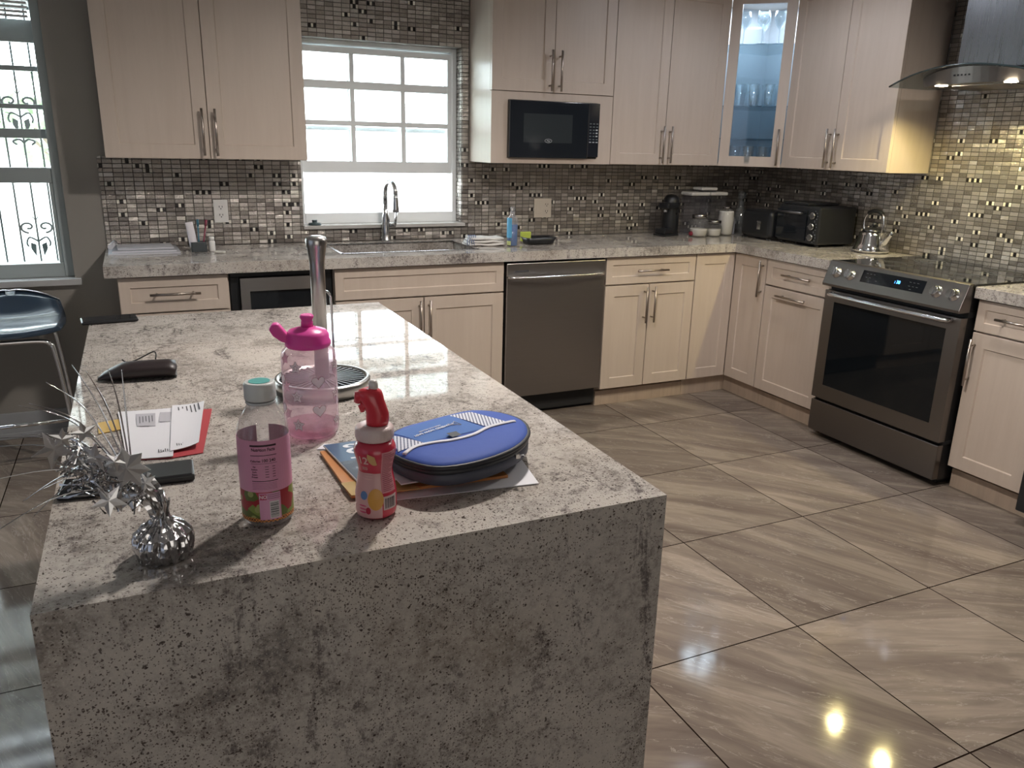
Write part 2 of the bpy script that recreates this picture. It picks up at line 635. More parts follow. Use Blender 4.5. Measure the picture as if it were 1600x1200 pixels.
WOOD = mat_wood('whitewashed_maple', (0.55, 0.465, 0.395), (0.505, 0.42, 0.352))
WOOD_IN = flat('cabinet_interior', (0.50, 0.53, 0.57), 0.5)
TOE = mat_wood('toe_kick_wood', (0.47, 0.37, 0.29), (0.38, 0.30, 0.235))
GRANITE = mat_granite('grey_granite')
FLOOR = mat_floor()
MOSAIC = mat_mosaic()
PAINT = flat('taupe_paint', (0.27, 0.25, 0.225), 0.55, bump=0.15, bscale=120)
PAINT2 = flat('room_paint', (0.22, 0.20, 0.185), 0.6)
WHITE = flat('white_paint', (0.70, 0.71, 0.72), 0.35)
CEILM = flat('ceiling_paint', (0.62, 0.62, 0.62), 0.7)
WFRAME = flat('window_enamel', (0.90, 0.93, 0.94), 0.4)
WFRAME2 = flat('grey_green_window_enamel', (0.34, 0.38, 0.38), 0.4)
STEEL = mat_steel('brushed_steel', (0.36, 0.34, 0.33), 0.34, (1, 1, 60))
STEEL_D = mat_steel('brushed_steel_grey', (0.21, 0.195, 0.185), 0.36, (60, 1, 1))
STEEL_V = mat_steel('brushed_steel_upright', (0.30, 0.31, 0.33), 0.28, (60, 60, 1))
HANDLE = flat('satin_nickel', (0.42, 0.37, 0.33), 0.3, 1.0)
CHROME = flat('chrome', (0.75, 0.75, 0.76), 0.08, 1.0)
NICKEL = flat('bright_nickel', (0.62, 0.62, 0.63), 0.2, 1.0)
BLACKG = flat('black_glass', (0.010, 0.012, 0.015), 0.05, spec=0.5)
BLACK = flat('black_plastic', (0.012, 0.013, 0.015), 0.35)
BLACKM = flat('matt_black', (0.015, 0.015, 0.016), 0.7)
GAP = flat('shadow_gap', (0.012, 0.011, 0.010), 0.9)
GLASS = mat_glass('clear_glass', (0.93, 0.96, 0.96))
GLASSW = mat_glass('window_glass', (0.96, 0.98, 0.98), a=0.0)
GLASSD = mat_glass('smoked_cabinet_glass', (0.80, 0.86, 0.90), a=0.05, haze=.08, hcol=(.5, .55, .6))
CLEARP = mat_glass('clear_plastic', (0.92, 0.91, 0.91), a=0.06, rough=0.03, haze=.16, hcol=(.7, .68, .68))
PLWHITE = flat('white_plastic', (0.72, 0.71, 0.69), 0.35)
BEIGE = flat('beige_plastic', (0.56, 0.50, 0.42), 0.35)
PAPER = flat('white_paper', (0.66, 0.66, 0.70), 0.6)
PRINT = flat('dark_print', (0.05, 0.05, 0.06), 0.6)

# ------------------------------------------------------------------ setting
YB, XR = 0.0, 0.0
XL, YF = -7.0, -7.5          # far walls
mb = MB()
mb.box(XL - .2, XR + .2, YF - .2, YB + .2, -0.12, 0.0)
struct(mb.build('floor', FLOOR))
mb = MB()
mb.box(XL - .2, XR + .2, YF - .2, YB + .2, CEIL, CEIL + 0.1)
struct(mb.build('ceiling', CEILM))
# window openings (x0, x1, z0, z1)
W1 = (-3.015, -2.115, 0.985, 1.935)
W2 = (-5.35, -4.112, 0.745, 2.06)


def wall_x(name, xs, zs, holes, y0, y1, m):
    """wall in the xz plane with rectangular holes, one closed mesh of cells"""
    b = MB()
    for i in range(len(xs) - 1):
        for k in range(len(zs) - 1):
            cx, cz = (xs[i] + xs[i + 1]) / 2, (zs[k] + zs[k + 1]) / 2
            if any(h[0] < cx < h[1] and h[2] < cz < h[3] for h in holes):
                continue
            b.box(xs[i], xs[i + 1], y0, y1, zs[k], zs[k + 1])
    return b.build(name, m)


struct(wall_x('wall_back', sorted({XL - .2, W2[0], W2[1], W1[0], W1[1], XR + .2}), sorted({0, W2[2], W1[2], W1[3], W2[3], CEIL}), [W1, W2], 0.0, 0.2, PAINT))
mb = MB(); mb.box(XR, XR + .2, YF - .2, YB, 0, CEIL); struct(mb.build('wall_right', PAINT2))
mb = MB(); mb.box(XL - .2, XL, YF - .2, YB, 0, CEIL); struct(mb.build('wall_left', PAINT2))
mb = MB(); mb.box(XL, XR, YF - .2, YF, 0, CEIL); struct(mb.build('wall_front', PAINT2))
d1 = bpy.data.objects.new('added_door_1', None); C.objects.link(d1); struct(d1); d1.location = (-3.9, YF, 0)  # door frames added on the closed wall to dress the rear area light
for k in range(2):
    x0 = -1.52 + k * 1.52
    b = MB()
    for q in ((x0, x0 + .06, 0.0, 2.14), (x0 + 1.46, x0 + 1.52, 0.0, 2.14), (x0 + .06, x0 + 1.46, 0.0, .09), (x0 + .06, x0 + 1.46, 2.06, 2.14)):
        b.box(q[0], q[1], .012, .060, q[2], q[3])
    b.build('added_door_frame', WHITE, d1)
mb = MB(); mb.box(XL, -3.955, -0.016, 0, 0, 0.13); mb.box(XL, -3.955, -0.022, 0, 0, 0.03)
struct(mb.build('baseboard_back', flat('baseboard_paint', (0.33, 0.34, 0.35), 0.4), bevel=.003))

# tiled splashback: its own skin on the walls
ZU = 1.343
tz = [0.915, W1[2], ZU, W1[3], CEIL]
t1 = wall_x('trim_1', sorted({-3.955, -3.031, W1[0], W1[1], -2.076, -0.008}), sorted(set(tz)),
            [W1, (-3.955, -3.031, ZU, CEIL), (-2.076, 0, ZU, CEIL)], -0.008, -0.0005, MOSAIC)
struct(t1)
mb = MB()
mb.box(W1[1] - .004, W1[1] - .0005, 0.0, 0.075, W1[2] + .02, W1[3])
mb.box(W1[0] + .0005, W1[0] + .004, 0.0, 0.075, W1[2] + .02, W1[3])
struct(mb.build('trim_2', MOSAIC))
mb = MB()
mb.box(-0.008, -0.0005, -1.339, -0.001, 0.915, ZU)
mb.box(-0.008, -0.0005, -3.2, -1.339, 0.915, CEIL)
struct(mb.build('trim_3', MOSAIC))
# window trims and sills
mb = MB(); mb.box(W1[0] - .0, W1[1] + .012, -0.03, 0.08, W1[2], W1[2] + .018)
struct(mb.build('trim_4', flat('marble_sill', (0.50, 0.49, 0.47), 0.25, noise=.12, nscale=14), bevel=.002))
mb = MB(); mb.box(W2[0] - .02, W2[1] + .03, -0.035, 0.09, W2[2], W2[2] + .03)
struct(mb.build('trim_5', flat('pale_marble_sill', (0.42, 0.42, 0.42), 0.2, noise=.15, nscale=10), bevel=.002))


def window_grid(root, x0, x1, z0, z1, y0, y1, stile, top, bot, cols, bars, m, name):
    b = MB()
    b.box(x0, x0 + stile, y0, y1, z0, z1)
    b.box(x1 - stile, x1, y0, y1, z0, z1)
    b.box(x0 + stile, x1 - stile, y0, y1, z1 - top, z1)
    b.box(x0 + stile, x1 - stile, y0, y1, z0, z0 + bot)
    for c in cols:
        b.box(c - .012, c + .012, y0 + .005, y1 - .005, z0 + bot, z1 - top)
    for (a, c2) in bars:
        b.box(x0 + stile, x1 - stile, y0 + .003, y1 - .003, a, c2)
    return b.build(name, m, root)


# kitchen window: fixed sash behind, lower sash pushed half way up
w1 = bpy.data.objects.new('window_1', None); C.objects.link(w1); struct(w1)
w1.location = ((W1[0] + W1[1]) / 2, 0.1, W1[2])


def under(o, root):
    """parent o keeping its world place"""
    o.parent = root
    o.matrix_parent_inverse = Matrix.Translation(-Vector(root.location)) if root.rotation_euler.z == 0 else root.matrix_basis.inverted()
    return o


def U(root, b, name, m, **k):
    """build at world coordinates, then hang under root"""
    o = b.build(name, m, **k)
    return under(o, root)


b = MB()
b.box(W1[0] + .004, W1[0] + .03, 0.075, 0.17, W1[2] + .018, W1[3])
b.box(W1[1] - .03, W1[1] - .004, 0.075, 0.17, W1[2] + .018, W1[3])
b.box(W1[0] + .03, W1[1] - .03, 0.075, 0.17, W1[3] - .022, W1[3])
b.box(W1[0] + .03, W1[1] - .03, 0.07, 0.17, W1[2] + .018, W1[2] + .075)
U(w1, b, 'window_frame', WFRAME, bevel=.003)
o = window_grid(None, W1[0] + .03, W1[1] - .03, 1.272, 1.912, 0.125, 0.155, .02, .02, .055, (-2.71, -2.415), [(1.70, 1.738), (1.49, 1.512)], WFRAME, 'upper_sash'); under(o, w1)
o = window_grid(None, W1[0] + .03, W1[1] - .03, 1.272, 1.905, 0.085, 0.115, .024, .03, .06, (-2.705, -2.425), [(1.70, 1.74), (1.515, 1.54)], WFRAME, 'lower_sash'); under(o, w1)
b = MB(); b.box(W1[0] + .05, W1[1] - .05, 0.138, 0.142, 1.327, 1.892); U(w1, b, 'pane', GLASSW)
b = MB(); b.box(W1[0] + .054, W1[1] - .054, 0.098, 0.102, 1.332, 1.875); U(w1, b, 'pane', GLASSW)

# dining window with grey enamel bars
w2 = bpy.data.objects.new('window_2', None); C.objects.link(w2); struct(w2)
w2.location = ((W2[0] + W2[1]) / 2, 0.1, W2[2])
b = MB()
b.box(W2[1] - .042, W2[1] - .002, 0.05, 0.14, W2[2] + .03, W2[3])
b.box(W2[0] + .002, W2[0] + .042, 0.05, 0.14, W2[2] + .03, W2[3])
b.box(W2[0] + .042, W2[1] - .042, 0.05, 0.14, 2.0, W2[3])
b.box(W2[0] + .042, W2[1] - .042, 0.05, 0.14, W2[2] + .03, .842)
U(w2, b, 'window_frame', WFRAME2, bevel=.003)
b = MB()
for a, c in ((1.83, 1.925), (1.709, 1.731), (1.545, 1.566), (1.416, 1.458)):
    b.box(W2[0] + .042, W2[1] - .042, 0.09, 0.115, a, c)
U(w2, b, 'upper_sash', WFRAME2, bevel=.002)
b = MB(); b.box(W2[0] + .042, W2[1] - .042, 0.06, 0.088, 1.216, 1.286); b.box(W2[1] - .06, W2[1] - .042, .06, .088, .842, 1.216)
U(w2, b, 'lower_sash', WFRAME2, bevel=.003)
b = MB(); b.box(W2[0] + .042, W2[1] - .042, 0.101, 0.104, 1.286, 2.0); b.box(W2[0] + .042, W2[1] - .06, 0.073, 0.076, .842, 1.216)
U(w2, b, 'pane', GLASSW)
# white slats of a rolled blind at its head
t = empty('window_blind', (-4.73, 0.03, 1.925), 'white slatted blind gathered at the head of the left window', 'blind')
for k in range(4):
    b = MB(); b.box(-.57, .57, -.012, .012, .018 * k + .002, .018 * k + .012); b.build('slat', WHITE, t, bevel=.001)

# ------------------------------------------------------------------ outdoors
mb = MB(); mb.box(-30, 30, 0.2, 40, -0.3, -0.15)
tag(mb.build('patio_ground', flat('pale_paving', (0.62, 0.60, 0.56), 0.8, noise=.1, nscale=2)), 'pale sunlit paving outside the windows', 'ground', kind='structure')
mb = MB(); mb.box(-14, 8, 6.0, 6.15, -0.15, 1.9)
tag(mb.build('garden_wall', flat('white_render', (0.75, 0.75, 0.74), 0.8)), 'white rendered garden wall beyond the patio', 'wall', kind='structure')
# patio roof
t = empty('patio_roof', (-2.6, 1.6, 2.3), 'pale corrugated patio roof seen through the top of the kitchen window', 'roof')
b = MB()
for k in range(34):
    x = -2.6 + k * .16
    b.box(x, x + .10, -.7, .9, 0.05, .07)
    b.box(x + .10, x + .16, -.7, .9, 0.035, .055)
b.build('roof_sheet', flat('pale_roof_sheet', (0.6, 0.62, 0.62), 0.6), t)
b = MB(); b.box(-2.6, 2.84, .82, .9, -.05, .035); b.build('fascia', flat('weathered_fascia', (0.33, 0.34, 0.34), 0.7), t)
b = MB(); b.box(2.62, 2.70, .8, .88, -2.45, -.05); b.build('post', WHITE, t)
mb = MB(); mb.box(-1.80, -1.76, 2.0, 2.04, -.15, 1.7); mb.box(-1.70, -1.67, 2.0, 2.04, -.15, 1.7); mb.box(-1.76, -1.70, 2.01, 2.03, .7, .76)
tag(mb.build('fence_post', flat('pale_blue_grey', (0.45, 0.50, 0.55), 0.5)), 'slender double post outside the open half of the kitchen window', 'post')

GREEN = flat('leaf_green', (0.24, 0.36, 0.20), 0.6, noise=.4, nscale=5)
BARK = flat('bark', (0.16, 0.12, 0.09), 0.9)


def tree(x, y, h, r, label, n=420, seed=1):
    rnd = random.Random(seed)
    t = empty('tree', (x, y, -.15), label, 'tree', 'trees outside')
    b = MB()
    b.tube(smoothpath([(0, 0, 0), (.05, .02, h * .4), (-.04, 0, h * .75)]), [.07 - .003 * i for i in range(13)], 8)
    for k in range(5):
        a = k * 1.3
        b.tube([(0, 0, h * (.35 + .07 * k)), (math.cos(a) * r * .6, math.sin(a) * r * .6, h * (.6 + .06 * k))], [.03, .012], 6)
    b.build('trunk', BARK, t)
    b = MB()
    for k in range(n):
        while True:
            p = Vector((rnd.uniform(-1, 1), rnd.uniform(-1, 1), rnd.uniform(-1, 1)))
            if p.length < 1:
                break
        p = Vector((p.x * r, p.y * r, h * .78 + p.z * h * .30))
        d1 = Vector((rnd.uniform(-1, 1), rnd.uniform(-1, 1), rnd.uniform(-.6, .6))).normalized() * .11
        d2 = d1.cross(Vector((rnd.uniform(-1, 1), rnd.uniform(-1, 1), 1))).normalized() * .045
        v = [b.bm.verts.new(p + q) for q in (-d1, d2, d1, -d2)]
        b.bm.faces.new(v)
    b.build('foliage', GREEN, t, normals=False)


tree(-5.6, 3.6, 2.7, .9, 'leafy green tree outside the left window', seed=3)
tree(-4.3, 5.0, 2.1, .7, 'low green tree by the garden wall outside the left window', n=300, seed=5)
tree(.9, 4.9, 2.3, .7, 'thin tree at the right beyond the patio outside the kitchen window', n=160, seed=8)

# wrought iron grille outside the left window
IRON = flat('painted_iron', (0.10, 0.12, 0.12), 0.5)
t = empty('window_grille', (-4.73, 0.21, .78), 'wrought iron security grille with scrolls outside the left window', 'grille')
for k in range(13):
    x = -4.19 - .072 * k + 4.73
    if x < -.6:
        break
    b = MB(); b.box(x - .004, x + .004, -.004, .004, 0, 1.24); b.build('bar', IRON, t)
for z in (0.02, 1.2):
    b = MB(); b.box(-.62, .62, -.006, .006, z, z + .014); b.build('rail', IRON, t)


def scrolls(zc, xc):
    b = MB()
    for s in (-1, 1):
        pts = []
        for k in range(22):
            a = -PI / 2 + k * .33
            r = .036 * (1 - k / 26)
            pts.append((xc + s * (.036 + r * math.cos(a)), 0, zc + .02 + r * math.sin(a) * .8))
        b.tube(pts, .0055, 6)
        b.tube(smoothpath([(xc, 0, zc - .05), (xc + s * .035, 0, zc - .03), (xc + s * .05, 0, zc - .055), (xc + s * .045, 0, zc - .075)]), .0045, 6)
        b.prism([(xc + s * .012, zc - .065), (xc + s * .034, zc - .055), (xc + s * .036, zc - .085), (xc + s * .016, zc - .125)], -.003, .003, M=lambda x, y, z: (x, z, y))
        b.tube(smoothpath([(xc, 0, zc - .165), (xc + s * .02, 0, zc - .15), (xc + s * .045, 0, zc - .16), (xc + s * .03, 0, zc - .175)]), .0055, 6)
    b.tube([(xc - .012, 0, zc + .07), (xc, 0, zc + .05), (xc + .012, 0, zc + .07)], .003, 6)
    b.build('scroll_ornament', IRON, t)


for xc in (.468, .468 - .36, .468 - .72):
    scrolls(.20, xc)
    scrolls(.78, xc)

# ------------------------------------------------------------------ cabinets


class Face:
    """a = along the front, o = out of the front, z = up"""

    def __init__(s, kind, org=None, ua=None, uo=None):
        s.kind, s.org, s.ua, s.uo = kind, org, ua, uo

    def __call__(s, a, o, z):
        if s.kind == 'back':
            return (a, -o, z)
        if s.kind == 'right':
            return (-o, a, z)
        return (s.org[0] + s.ua[0] * a + s.uo[0] * o, s.org[1] + s.ua[1] * a + s.uo[1] * o, z)


BK, RT = Face('back'), Face('right')


def panel(F, a0, a1, z0, z1, front, th=.02, fr=.06, m=None, name='door', root=None, glass=False):
    if a0 > a1:
        a0, a1 = a1, a0
    g = .0016
    a0 += g; a1 -= g; z0 += g; z1 -= g
    b = MB()
    fr2 = min(fr, (a1 - a0) * .28, (z1 - z0) * .28)
    o1, o0 = front, front - th
    # one continuous shell: frame ring, bevelled step, recessed field
    st = .004
    ringO = [(a0, z0), (a1, z0), (a1, z1), (a0, z1)]
    inn = lambda d: [(a0 + d, z0 + d), (a1 - d, z0 + d), (a1 - d, z1 - d), (a0 + d, z1 - d)]
    if glass:
        for (x0, x1, y0, y1) in ((a0, a0 + fr2, z0, z1), (a1 - fr2, a1, z0, z1), (a0 + fr2, a1 - fr2, z0, z0 + fr2), (a0 + fr2, a1 - fr2, z1 - fr2, z1)):
            b.box(x0, x1, o0, o1, y0, y1, M=F)
    else:
        rings = [[F(a, o0, z) for a, z in ringO], [F(a, o1 - .001, z) for a, z in ringO], [F(a, o1, z) for a, z in inn(.001)], [F(a, o1, z) for a, z in inn(fr2)], [F(a, o1 - .0065, z) for a, z in inn(fr2 + st)]]
        b.loft(rings, smooth=False)
    o = b.build(name, m or WOOD)
    if root is not None:
        under(o, root)
    return o


def bar_handle(F, a, z, front, length, vertical, parent, root, name='handle'):
    """T-bar pull standing off the face"""
    b = MB()
    o = front + .032
    h = length / 2
    if vertical:
        b.tube([F(a, o, z - h), F(a, o, z + h)], .0058, 10)
        for s in (-1, 1):
            b.tube([F(a, front - .001, z + s * h * .72), F(a, o, z + s * h * .72)], .0045, 8)
    else:
        b.tube([F(a - h, o, z), F(a + h, o, z)], .0058, 10)
        for s in (-1, 1):
            b.tube([F(a + s * h * .72, front - .001, z), F(a + s * h * .72, o, z)], .0045, 8)
    hd = b.build(name, HANDLE)
    hd.parent = parent
    hd.matrix_parent_inverse = (Matrix.Translation(Vector(root.location))).inverted() if parent is root else Matrix.Identity(4)
    return hd


def cab(name, F, a0, a1, z0, z1, depth, label, cat='cabinet', back=0.001, group=None):
    """root at the base centre with a carcass"""
    am = (a0 + a1) / 2
    loc = F(am, depth / 2, z0)
    t = empty(name, loc, label, cat, group)
    return t


FB = .622          # base door fronts
DU = .316          # upper door fronts
BD = FB - .021     # base carcass depth
UD = DU - .021
ZT, ZB = .860, .107
TK = .591


def carcass(t, F, a0, a1, z0, z1, d, m=WOOD, name='body', gap=.0008):
    b = MB()
    b.box(min(a0, a1) + gap, max(a0, a1) - gap, .009, d, z0, z1, M=F)
    return U(t, b, name, m)


def toekick(t, F, a0, a1, d=TK - .012):
    b = MB()
    b.box(min(a0, a1) + .0008, max(a0, a1) - .0008, .009, d - .03, 0.0, ZB - .001, M=F)
    b.box(min(a0, a1) + .0008, max(a0, a1) - .0008, d - .03, d, 0.0, ZB - .022, M=F)
    return U(t, b, 'toe_kick', TOE)


def base_body(t, F, a0, a1):
    return carcass(t, F, a0, a1, ZB, .862, BD)


# left drawer unit
t = cab('drawer_cabinet', BK, -3.916, -3.466, 0, .86, FB, 'whitewashed base cabinet at the left end of the window run, one drawer showing')
base_body(t, BK, -3.916, -3.466); toekick(t, BK, -3.916, -3.466)
d = panel(BK, -3.914, -3.470, .704, ZT, FB, fr=.05, name='drawer', root=t)
bar_handle(BK, -3.692, .786, FB, .205, False, d, t)
panel(BK, -3.914, -3.470, ZB, .700, FB, name='door', root=t)

# wine cooler under the counter
t = cab('wine_cooler', BK, -3.464, -3.0, 0, .86, FB, 'black under-counter drinks cooler with a steel framed glass door', 'cooler')
carcass(t, BK, -3.464, -2.999, .02, .862, .575, BLACK)
b = MB(); b.box(-3.460, -3.003, .575, .59, .838, .862, M=BK)
for s in (-3.46, -3.042):
    b.box(s, s + .039, .575, .59, .1, .838, M=BK)
U(t, b, 'surround', BLACK, bevel=.002)
b = MB()
for q in ((-3.419, -3.379, .12, .835), (-3.082, -3.044, .12, .835), (-3.379, -3.082, .775, .835), (-3.379, -3.082, .12, .17)):
    b.box(q[0], q[1], .576, .618, q[2], q[3], M=BK)
d = U(t, b, 'door', STEEL)
b = MB(); b.box(-3.379, -3.082, .600, .606, .17, .775, M=BK); p = b.build('pane', BLACKG); p.parent = d
b = MB(); b.tube([BK(-3.066, .65, .3), BK(-3.066, .65, .83)], .007); b.tube([BK(-3.066, .617, .35), BK(-3.066, .65, .35)], .005); b.tube([BK(-3.066, .617, .78), BK(-3.066, .65, .78)], .005)
p = b.build('handle', NICKEL); p.parent = d

# sink cabinet
t = cab('sink_cabinet', BK, -2.998, -2.118, 0, .86, FB, 'wide whitewashed sink base cabinet with a false drawer front over two doors')
b = MB(); b.box(-2.997, -2.119, .009, BD, ZB, .70, M=BK); b.box(-2.997, -2.119, .57, BD, .70, .862, M=BK); b.box(-2.997, -2.98, .009, .57, .70, .862, M=BK); b.box(-2.136, -2.119, .009, .57, .70, .862, M=BK)
U(t, b, 'body', WOOD)
toekick(t, BK, -2.998, -2.118)
panel(BK, -2.996, -2.120, .708, ZT, FB, fr=.045, name='false_drawer_front', root=t)
d = panel(BK, -2.996, -2.556, ZB, .703, FB, name='door', root=t); bar_handle(BK, -2.580, .588, FB, .205, True, d, t)
d = panel(BK, -2.554, -2.120, ZB, .703, FB, name='door', root=t); bar_handle(BK, -2.530, .588, FB, .205, True, d, t)

# dishwasher
t = cab('dishwasher', BK, -2.114, -1.512, 0, .86, FB, 'stainless steel dishwasher with a curved bar handle, between the sink and drawer cabinets', 'dishwasher')
carcass(t, BK, -2.114, -1.514, .02, .858, .575, BLACKM, gap=.003)
b = MB(); b.box(-2.108, -1.518, .576, FB + .008, .124, .852, M=BK)
d = U(t, b, 'door', STEEL, bevel=.004)
b = MB(); b.box(-2.108, -1.518, .40, .545, .0, .115, M=BK); U(t, b, 'kick_plate', BLACK)
b = MB()
pts = [BK(-2.098, FB + .005, .782), BK(-2.09, FB + .040, .782)] + [BK(-2.09 + .54 * k / 10, FB + .043 + .018 * math.sin(PI * k / 10), .782) for k in range(1, 10)] + [BK(-1.55, FB + .040, .782), BK(-1.542, FB + .005, .782)]
b.tube(smoothpath(pts, 3), .010, 12, flat=.8)
p = b.build('handle', NICKEL); p.parent = d
b = MB(); b.box(-2.062, -1.982, FB + .008, FB + .0086, .806, .814, M=BK); p = b.build('badge', PRINT); p.parent = d

# drawer cabinet right of the dishwasher
t = cab('drawer_cabinet', BK, -1.510, -.904, 0, .86, FB, 'whitewashed base cabinet with one drawer over a pair of doors, right of the dishwasher')
base_body(t, BK, -1.510, -.904); toekick(t, BK, -1.510, -.904)
d = panel(BK, -1.507, -.906, .708, ZT, FB, fr=.05, name='drawer', root=t); bar_handle(BK, -1.215, .782, FB, .205, False, d, t)
d = panel(BK, -1.507, -1.218, ZB, .703, FB, name='door', root=t); bar_handle(BK, -1.247, .588, FB, .205, True, d, t)
d = panel(BK, -1.216, -.906, ZB, .703, FB, name='door', root=t); bar_handle(BK, -1.192, .588, FB, .205, True, d, t)

# corner base with its two-leaf door
t = empty('corner_base_cabinet', (-.45, -.45, 0), 'corner base cabinet with a two-leaf door folding round the inner corner', 'cabinet')
b = MB()
b.box(-.903, -.009, .009, BD, ZB, .862, M=BK)
b.box(-.894, -BD, .009, BD, ZB, .862, M=RT)
U(t, b, 'body', WOOD)
b = MB()
b.box(-.903, -TK + .012, .009, TK - .012, 0, ZB - .001, M=BK)
b.box(-.894, -TK + .012, .009, TK - .012, 0, ZB - .001, M=RT)
U(t, b, 'toe_kick', TOE)
panel(BK, -.902, -FB - .001, ZB, ZT, FB, name='door', root=t)
d = panel(RT, -.890, -FB - .001, ZB, ZT, FB, name='door', root=t); bar_handle(RT, -.868, .742, FB, .205, True, d, t)

# right run: drawer + pull-out
t = cab('drawer_cabinet', RT, -1.383, -.896, 0, .86, FB, 'whitewashed base cabinet with a drawer over a pull-out front, left of the range')
base_body(t, RT, -1.383, -.896); toekick(t, RT, -1.383, -.896)
d = panel(RT, -1.380, -.895, .717, ZT, FB, fr=.05, name='drawer', root=t); bar_handle(RT, -1.146, .790, FB, .205, False, d, t)
d = panel(RT, -1.380, -.895, ZB, .711, FB, name='door', root=t); bar_handle(RT, -1.122, .672, FB, .215, False, d, t)

t = cab('drawer_cabinet', RT, -2.522, -2.170, 0, .86, FB, 'whitewashed base cabinet with a drawer over one door, right of the range')
base_body(t, RT, -2.522, -2.170); toekick(t, RT, -2.522, -2.170)
d = panel(RT, -2.52, -2.172, .726, ZT, FB, fr=.05, name='drawer', root=t); bar_handle(RT, -2.352, .796, FB, .15, False, d, t)
d = panel(RT, -2.52, -2.172, ZB, .721, FB, name='door', root=t); bar_handle(RT, -2.192, .592, FB, .205, True, d, t)

# black fridge whose edge shows at the right of the photograph
t = cab('refrigerator', RT, -3.44, -2.53, 0, 1.8, .7, 'black refrigerator beside the last base cabinet, only its edge in view', 'refrigerator')
b = MB(); b.box(-3.44, -2.532, .02, .62, .04, 1.78, M=RT); U(t, b, 'body', BLACK)
b = MB(); b.box(-3.438, -2.534, .622, .68, .06, .62, M=RT); U(t, b, 'freezer_drawer', BLACK, bevel=.006)
b = MB(); b.box(-3.438, -2.534, .622, .68, .63, 1.78, M=RT); d = U(t, b, 'door', BLACK, bevel=.006)
b = MB(); b.tube([RT(-2.58, .72, .75), RT(-2.58, .72, 1.5)], .01); b.tube([RT(-2.58, .675, .8), RT(-2.58, .72, .8)], .006); b.tube([RT(-2.58, .675, 1.45), RT(-2.58, .72, 1.45)], .006)
p = b.build('handle', NICKEL); p.parent = d
for q in ((-3.4, .1), (-2.57, .1), (-3.4, .58), (-2.57, .58)):
    b = MB(); b.lathe([(.02, 0), (.02, .041)], 12, c=(-q[1], q[0], 0)); U(t, b, 'foot', BLACKM)

# ---- uppers
UT = 2.30


def upper(F, a0, a1, seam, label, zdoor=ZU, hz=1.460, open_end=None):
    t = cab('wall_cabinet', F, a0, a1, ZU, UT, DU, label)
    carcass(t, F, a0, a1, ZU, UT, UD)
    lo, hi = min(a0, a1), max(a0, a1)
    d = panel(F, lo, seam, zdoor, UT, DU, root=t); bar_handle(F, seam - .027, hz, DU, .205, True, d, t)
    d = panel(F, seam, hi, zdoor, UT, DU, root=t); bar_handle(F, seam + .029, hz, DU, .205, True, d, t)
    return t


upper(BK, -3.911, -3.033, -3.474, 'whitewashed two-door wall cabinet left of the kitchen window', hz=1.461)
t = upper(BK, -2.074, -1.3365, -1.711, 'whitewashed two-door wall cabinet with the microwave built in beneath its doors', zdoor=1.708, hz=1.818)
# microwave surround: frame round the niche
b = MB()
for q in ((-2.073, -1.979, ZU, 1.706), (-1.427, -1.337, ZU, 1.706), (-1.979, -1.427, ZU, 1.371), (-1.979, -1.427, 1.667, 1.706)):
    b.box(q[0], q[1], UD, DU - .002, q[2], q[3], M=BK)
U(t, b, 'microwave_surround', WOOD)
upper(BK, -1.3355, -.5735, -.972, 'whitewashed two-door wall cabinet between the microwave and the glass corner cabinet', hz=1.457)
upper(RT, -1.3365, -.5755, -.965, 'whitewashed two-door wall cabinet on the range wall left of the hood', hz=1.458)
# crown filler up to the ceiling
b = MB()
b.box(-3.911, -3.033, .009, DU - .03, UT + .001, CEIL - .001, M=BK)
struct(b.build('trim_6', WOOD))
b = MB()
b.box(-2.074, -.009, .009, DU - .03, UT + .001, CEIL - .001, M=BK)
b.box(-1.3365, -DU + .03, .009, DU - .03, UT + .001, CEIL - .001, M=RT)
b.prism([(-.57, -.286), (-.286, -.286), (-.286, -.57)], UT + .001, CEIL - .001)
struct(b.build('trim_7', WOOD))

# microwave
t = empty('microwave', (-1.703, -.2, 1.372), 'black built-in microwave oven below the cabinet doors right of the window', 'microwave')
b = MB(); b.box(-1.975, -1.431, .296, DU - .004, 1.374, 1.664, M=BK); U(t, b, 'body', BLACK)
b = MB(); b.box(-1.978, -1.50, DU - .003, DU + .022, 1.373, 1.664, M=BK); d = U(t, b, 'door', flat('dark_blue_black_glass', (0.014, 0.017, 0.022), 0.08), bevel=.003)
b = MB(); b.box(-1.895, -1.60, DU + .022, DU + .0228, 1.452, 1.60, M=BK); p = b.build('door_window', flat('door_mesh_glass', (0.032, 0.038, 0.042), 0.12)); p.parent = d
b = MB(); b.box(-1.498, -1.429, DU - .003, DU + .02, 1.381, 1.664, M=BK); c = U(t, b, 'control_panel', flat('panel_blue_black', (0.014, 0.016, 0.022), 0.15), bevel=.002)
KEY = flat('key_print', (0.10, 0.12, 0.13), .5)
KEYW = flat('key_pale', (0.45, 0.48, 0.50), .5)
b = MB()
for r in range(6):
    for k in range(3):
        if k == 2 and r in (2, 3, 4):
            continue
        b.box(-1.490 + .021 * k, -1.478 + .021 * k, DU + .02, DU + .0206, 1.555 - .0165 * r, 1.561 - .0165 * r, M=BK)
p = b.build('keypad', KEY); p.parent = c
b = MB()
for r in (2, 3, 4):
    b.box(-1.450, -1.438, DU + .02, DU + .0206, 1.555 - .0165 * r, 1.562 - .0165 * r, M=BK)
for k in range(3):
    b.box(-1.490 + .021 * k, -1.477 + .021 * k, DU + .02, DU + .0206, 1.458, 1.463, M=BK)
p = b.build('key', KEYW); p.parent = c
b = MB()
pts = [BK(-1.745 + .021 * math.cos(2 * PI * k / 24), DU + .0228, 1.462 + .0095 * math.sin(2 * PI * k / 24)) for k in range(24)]
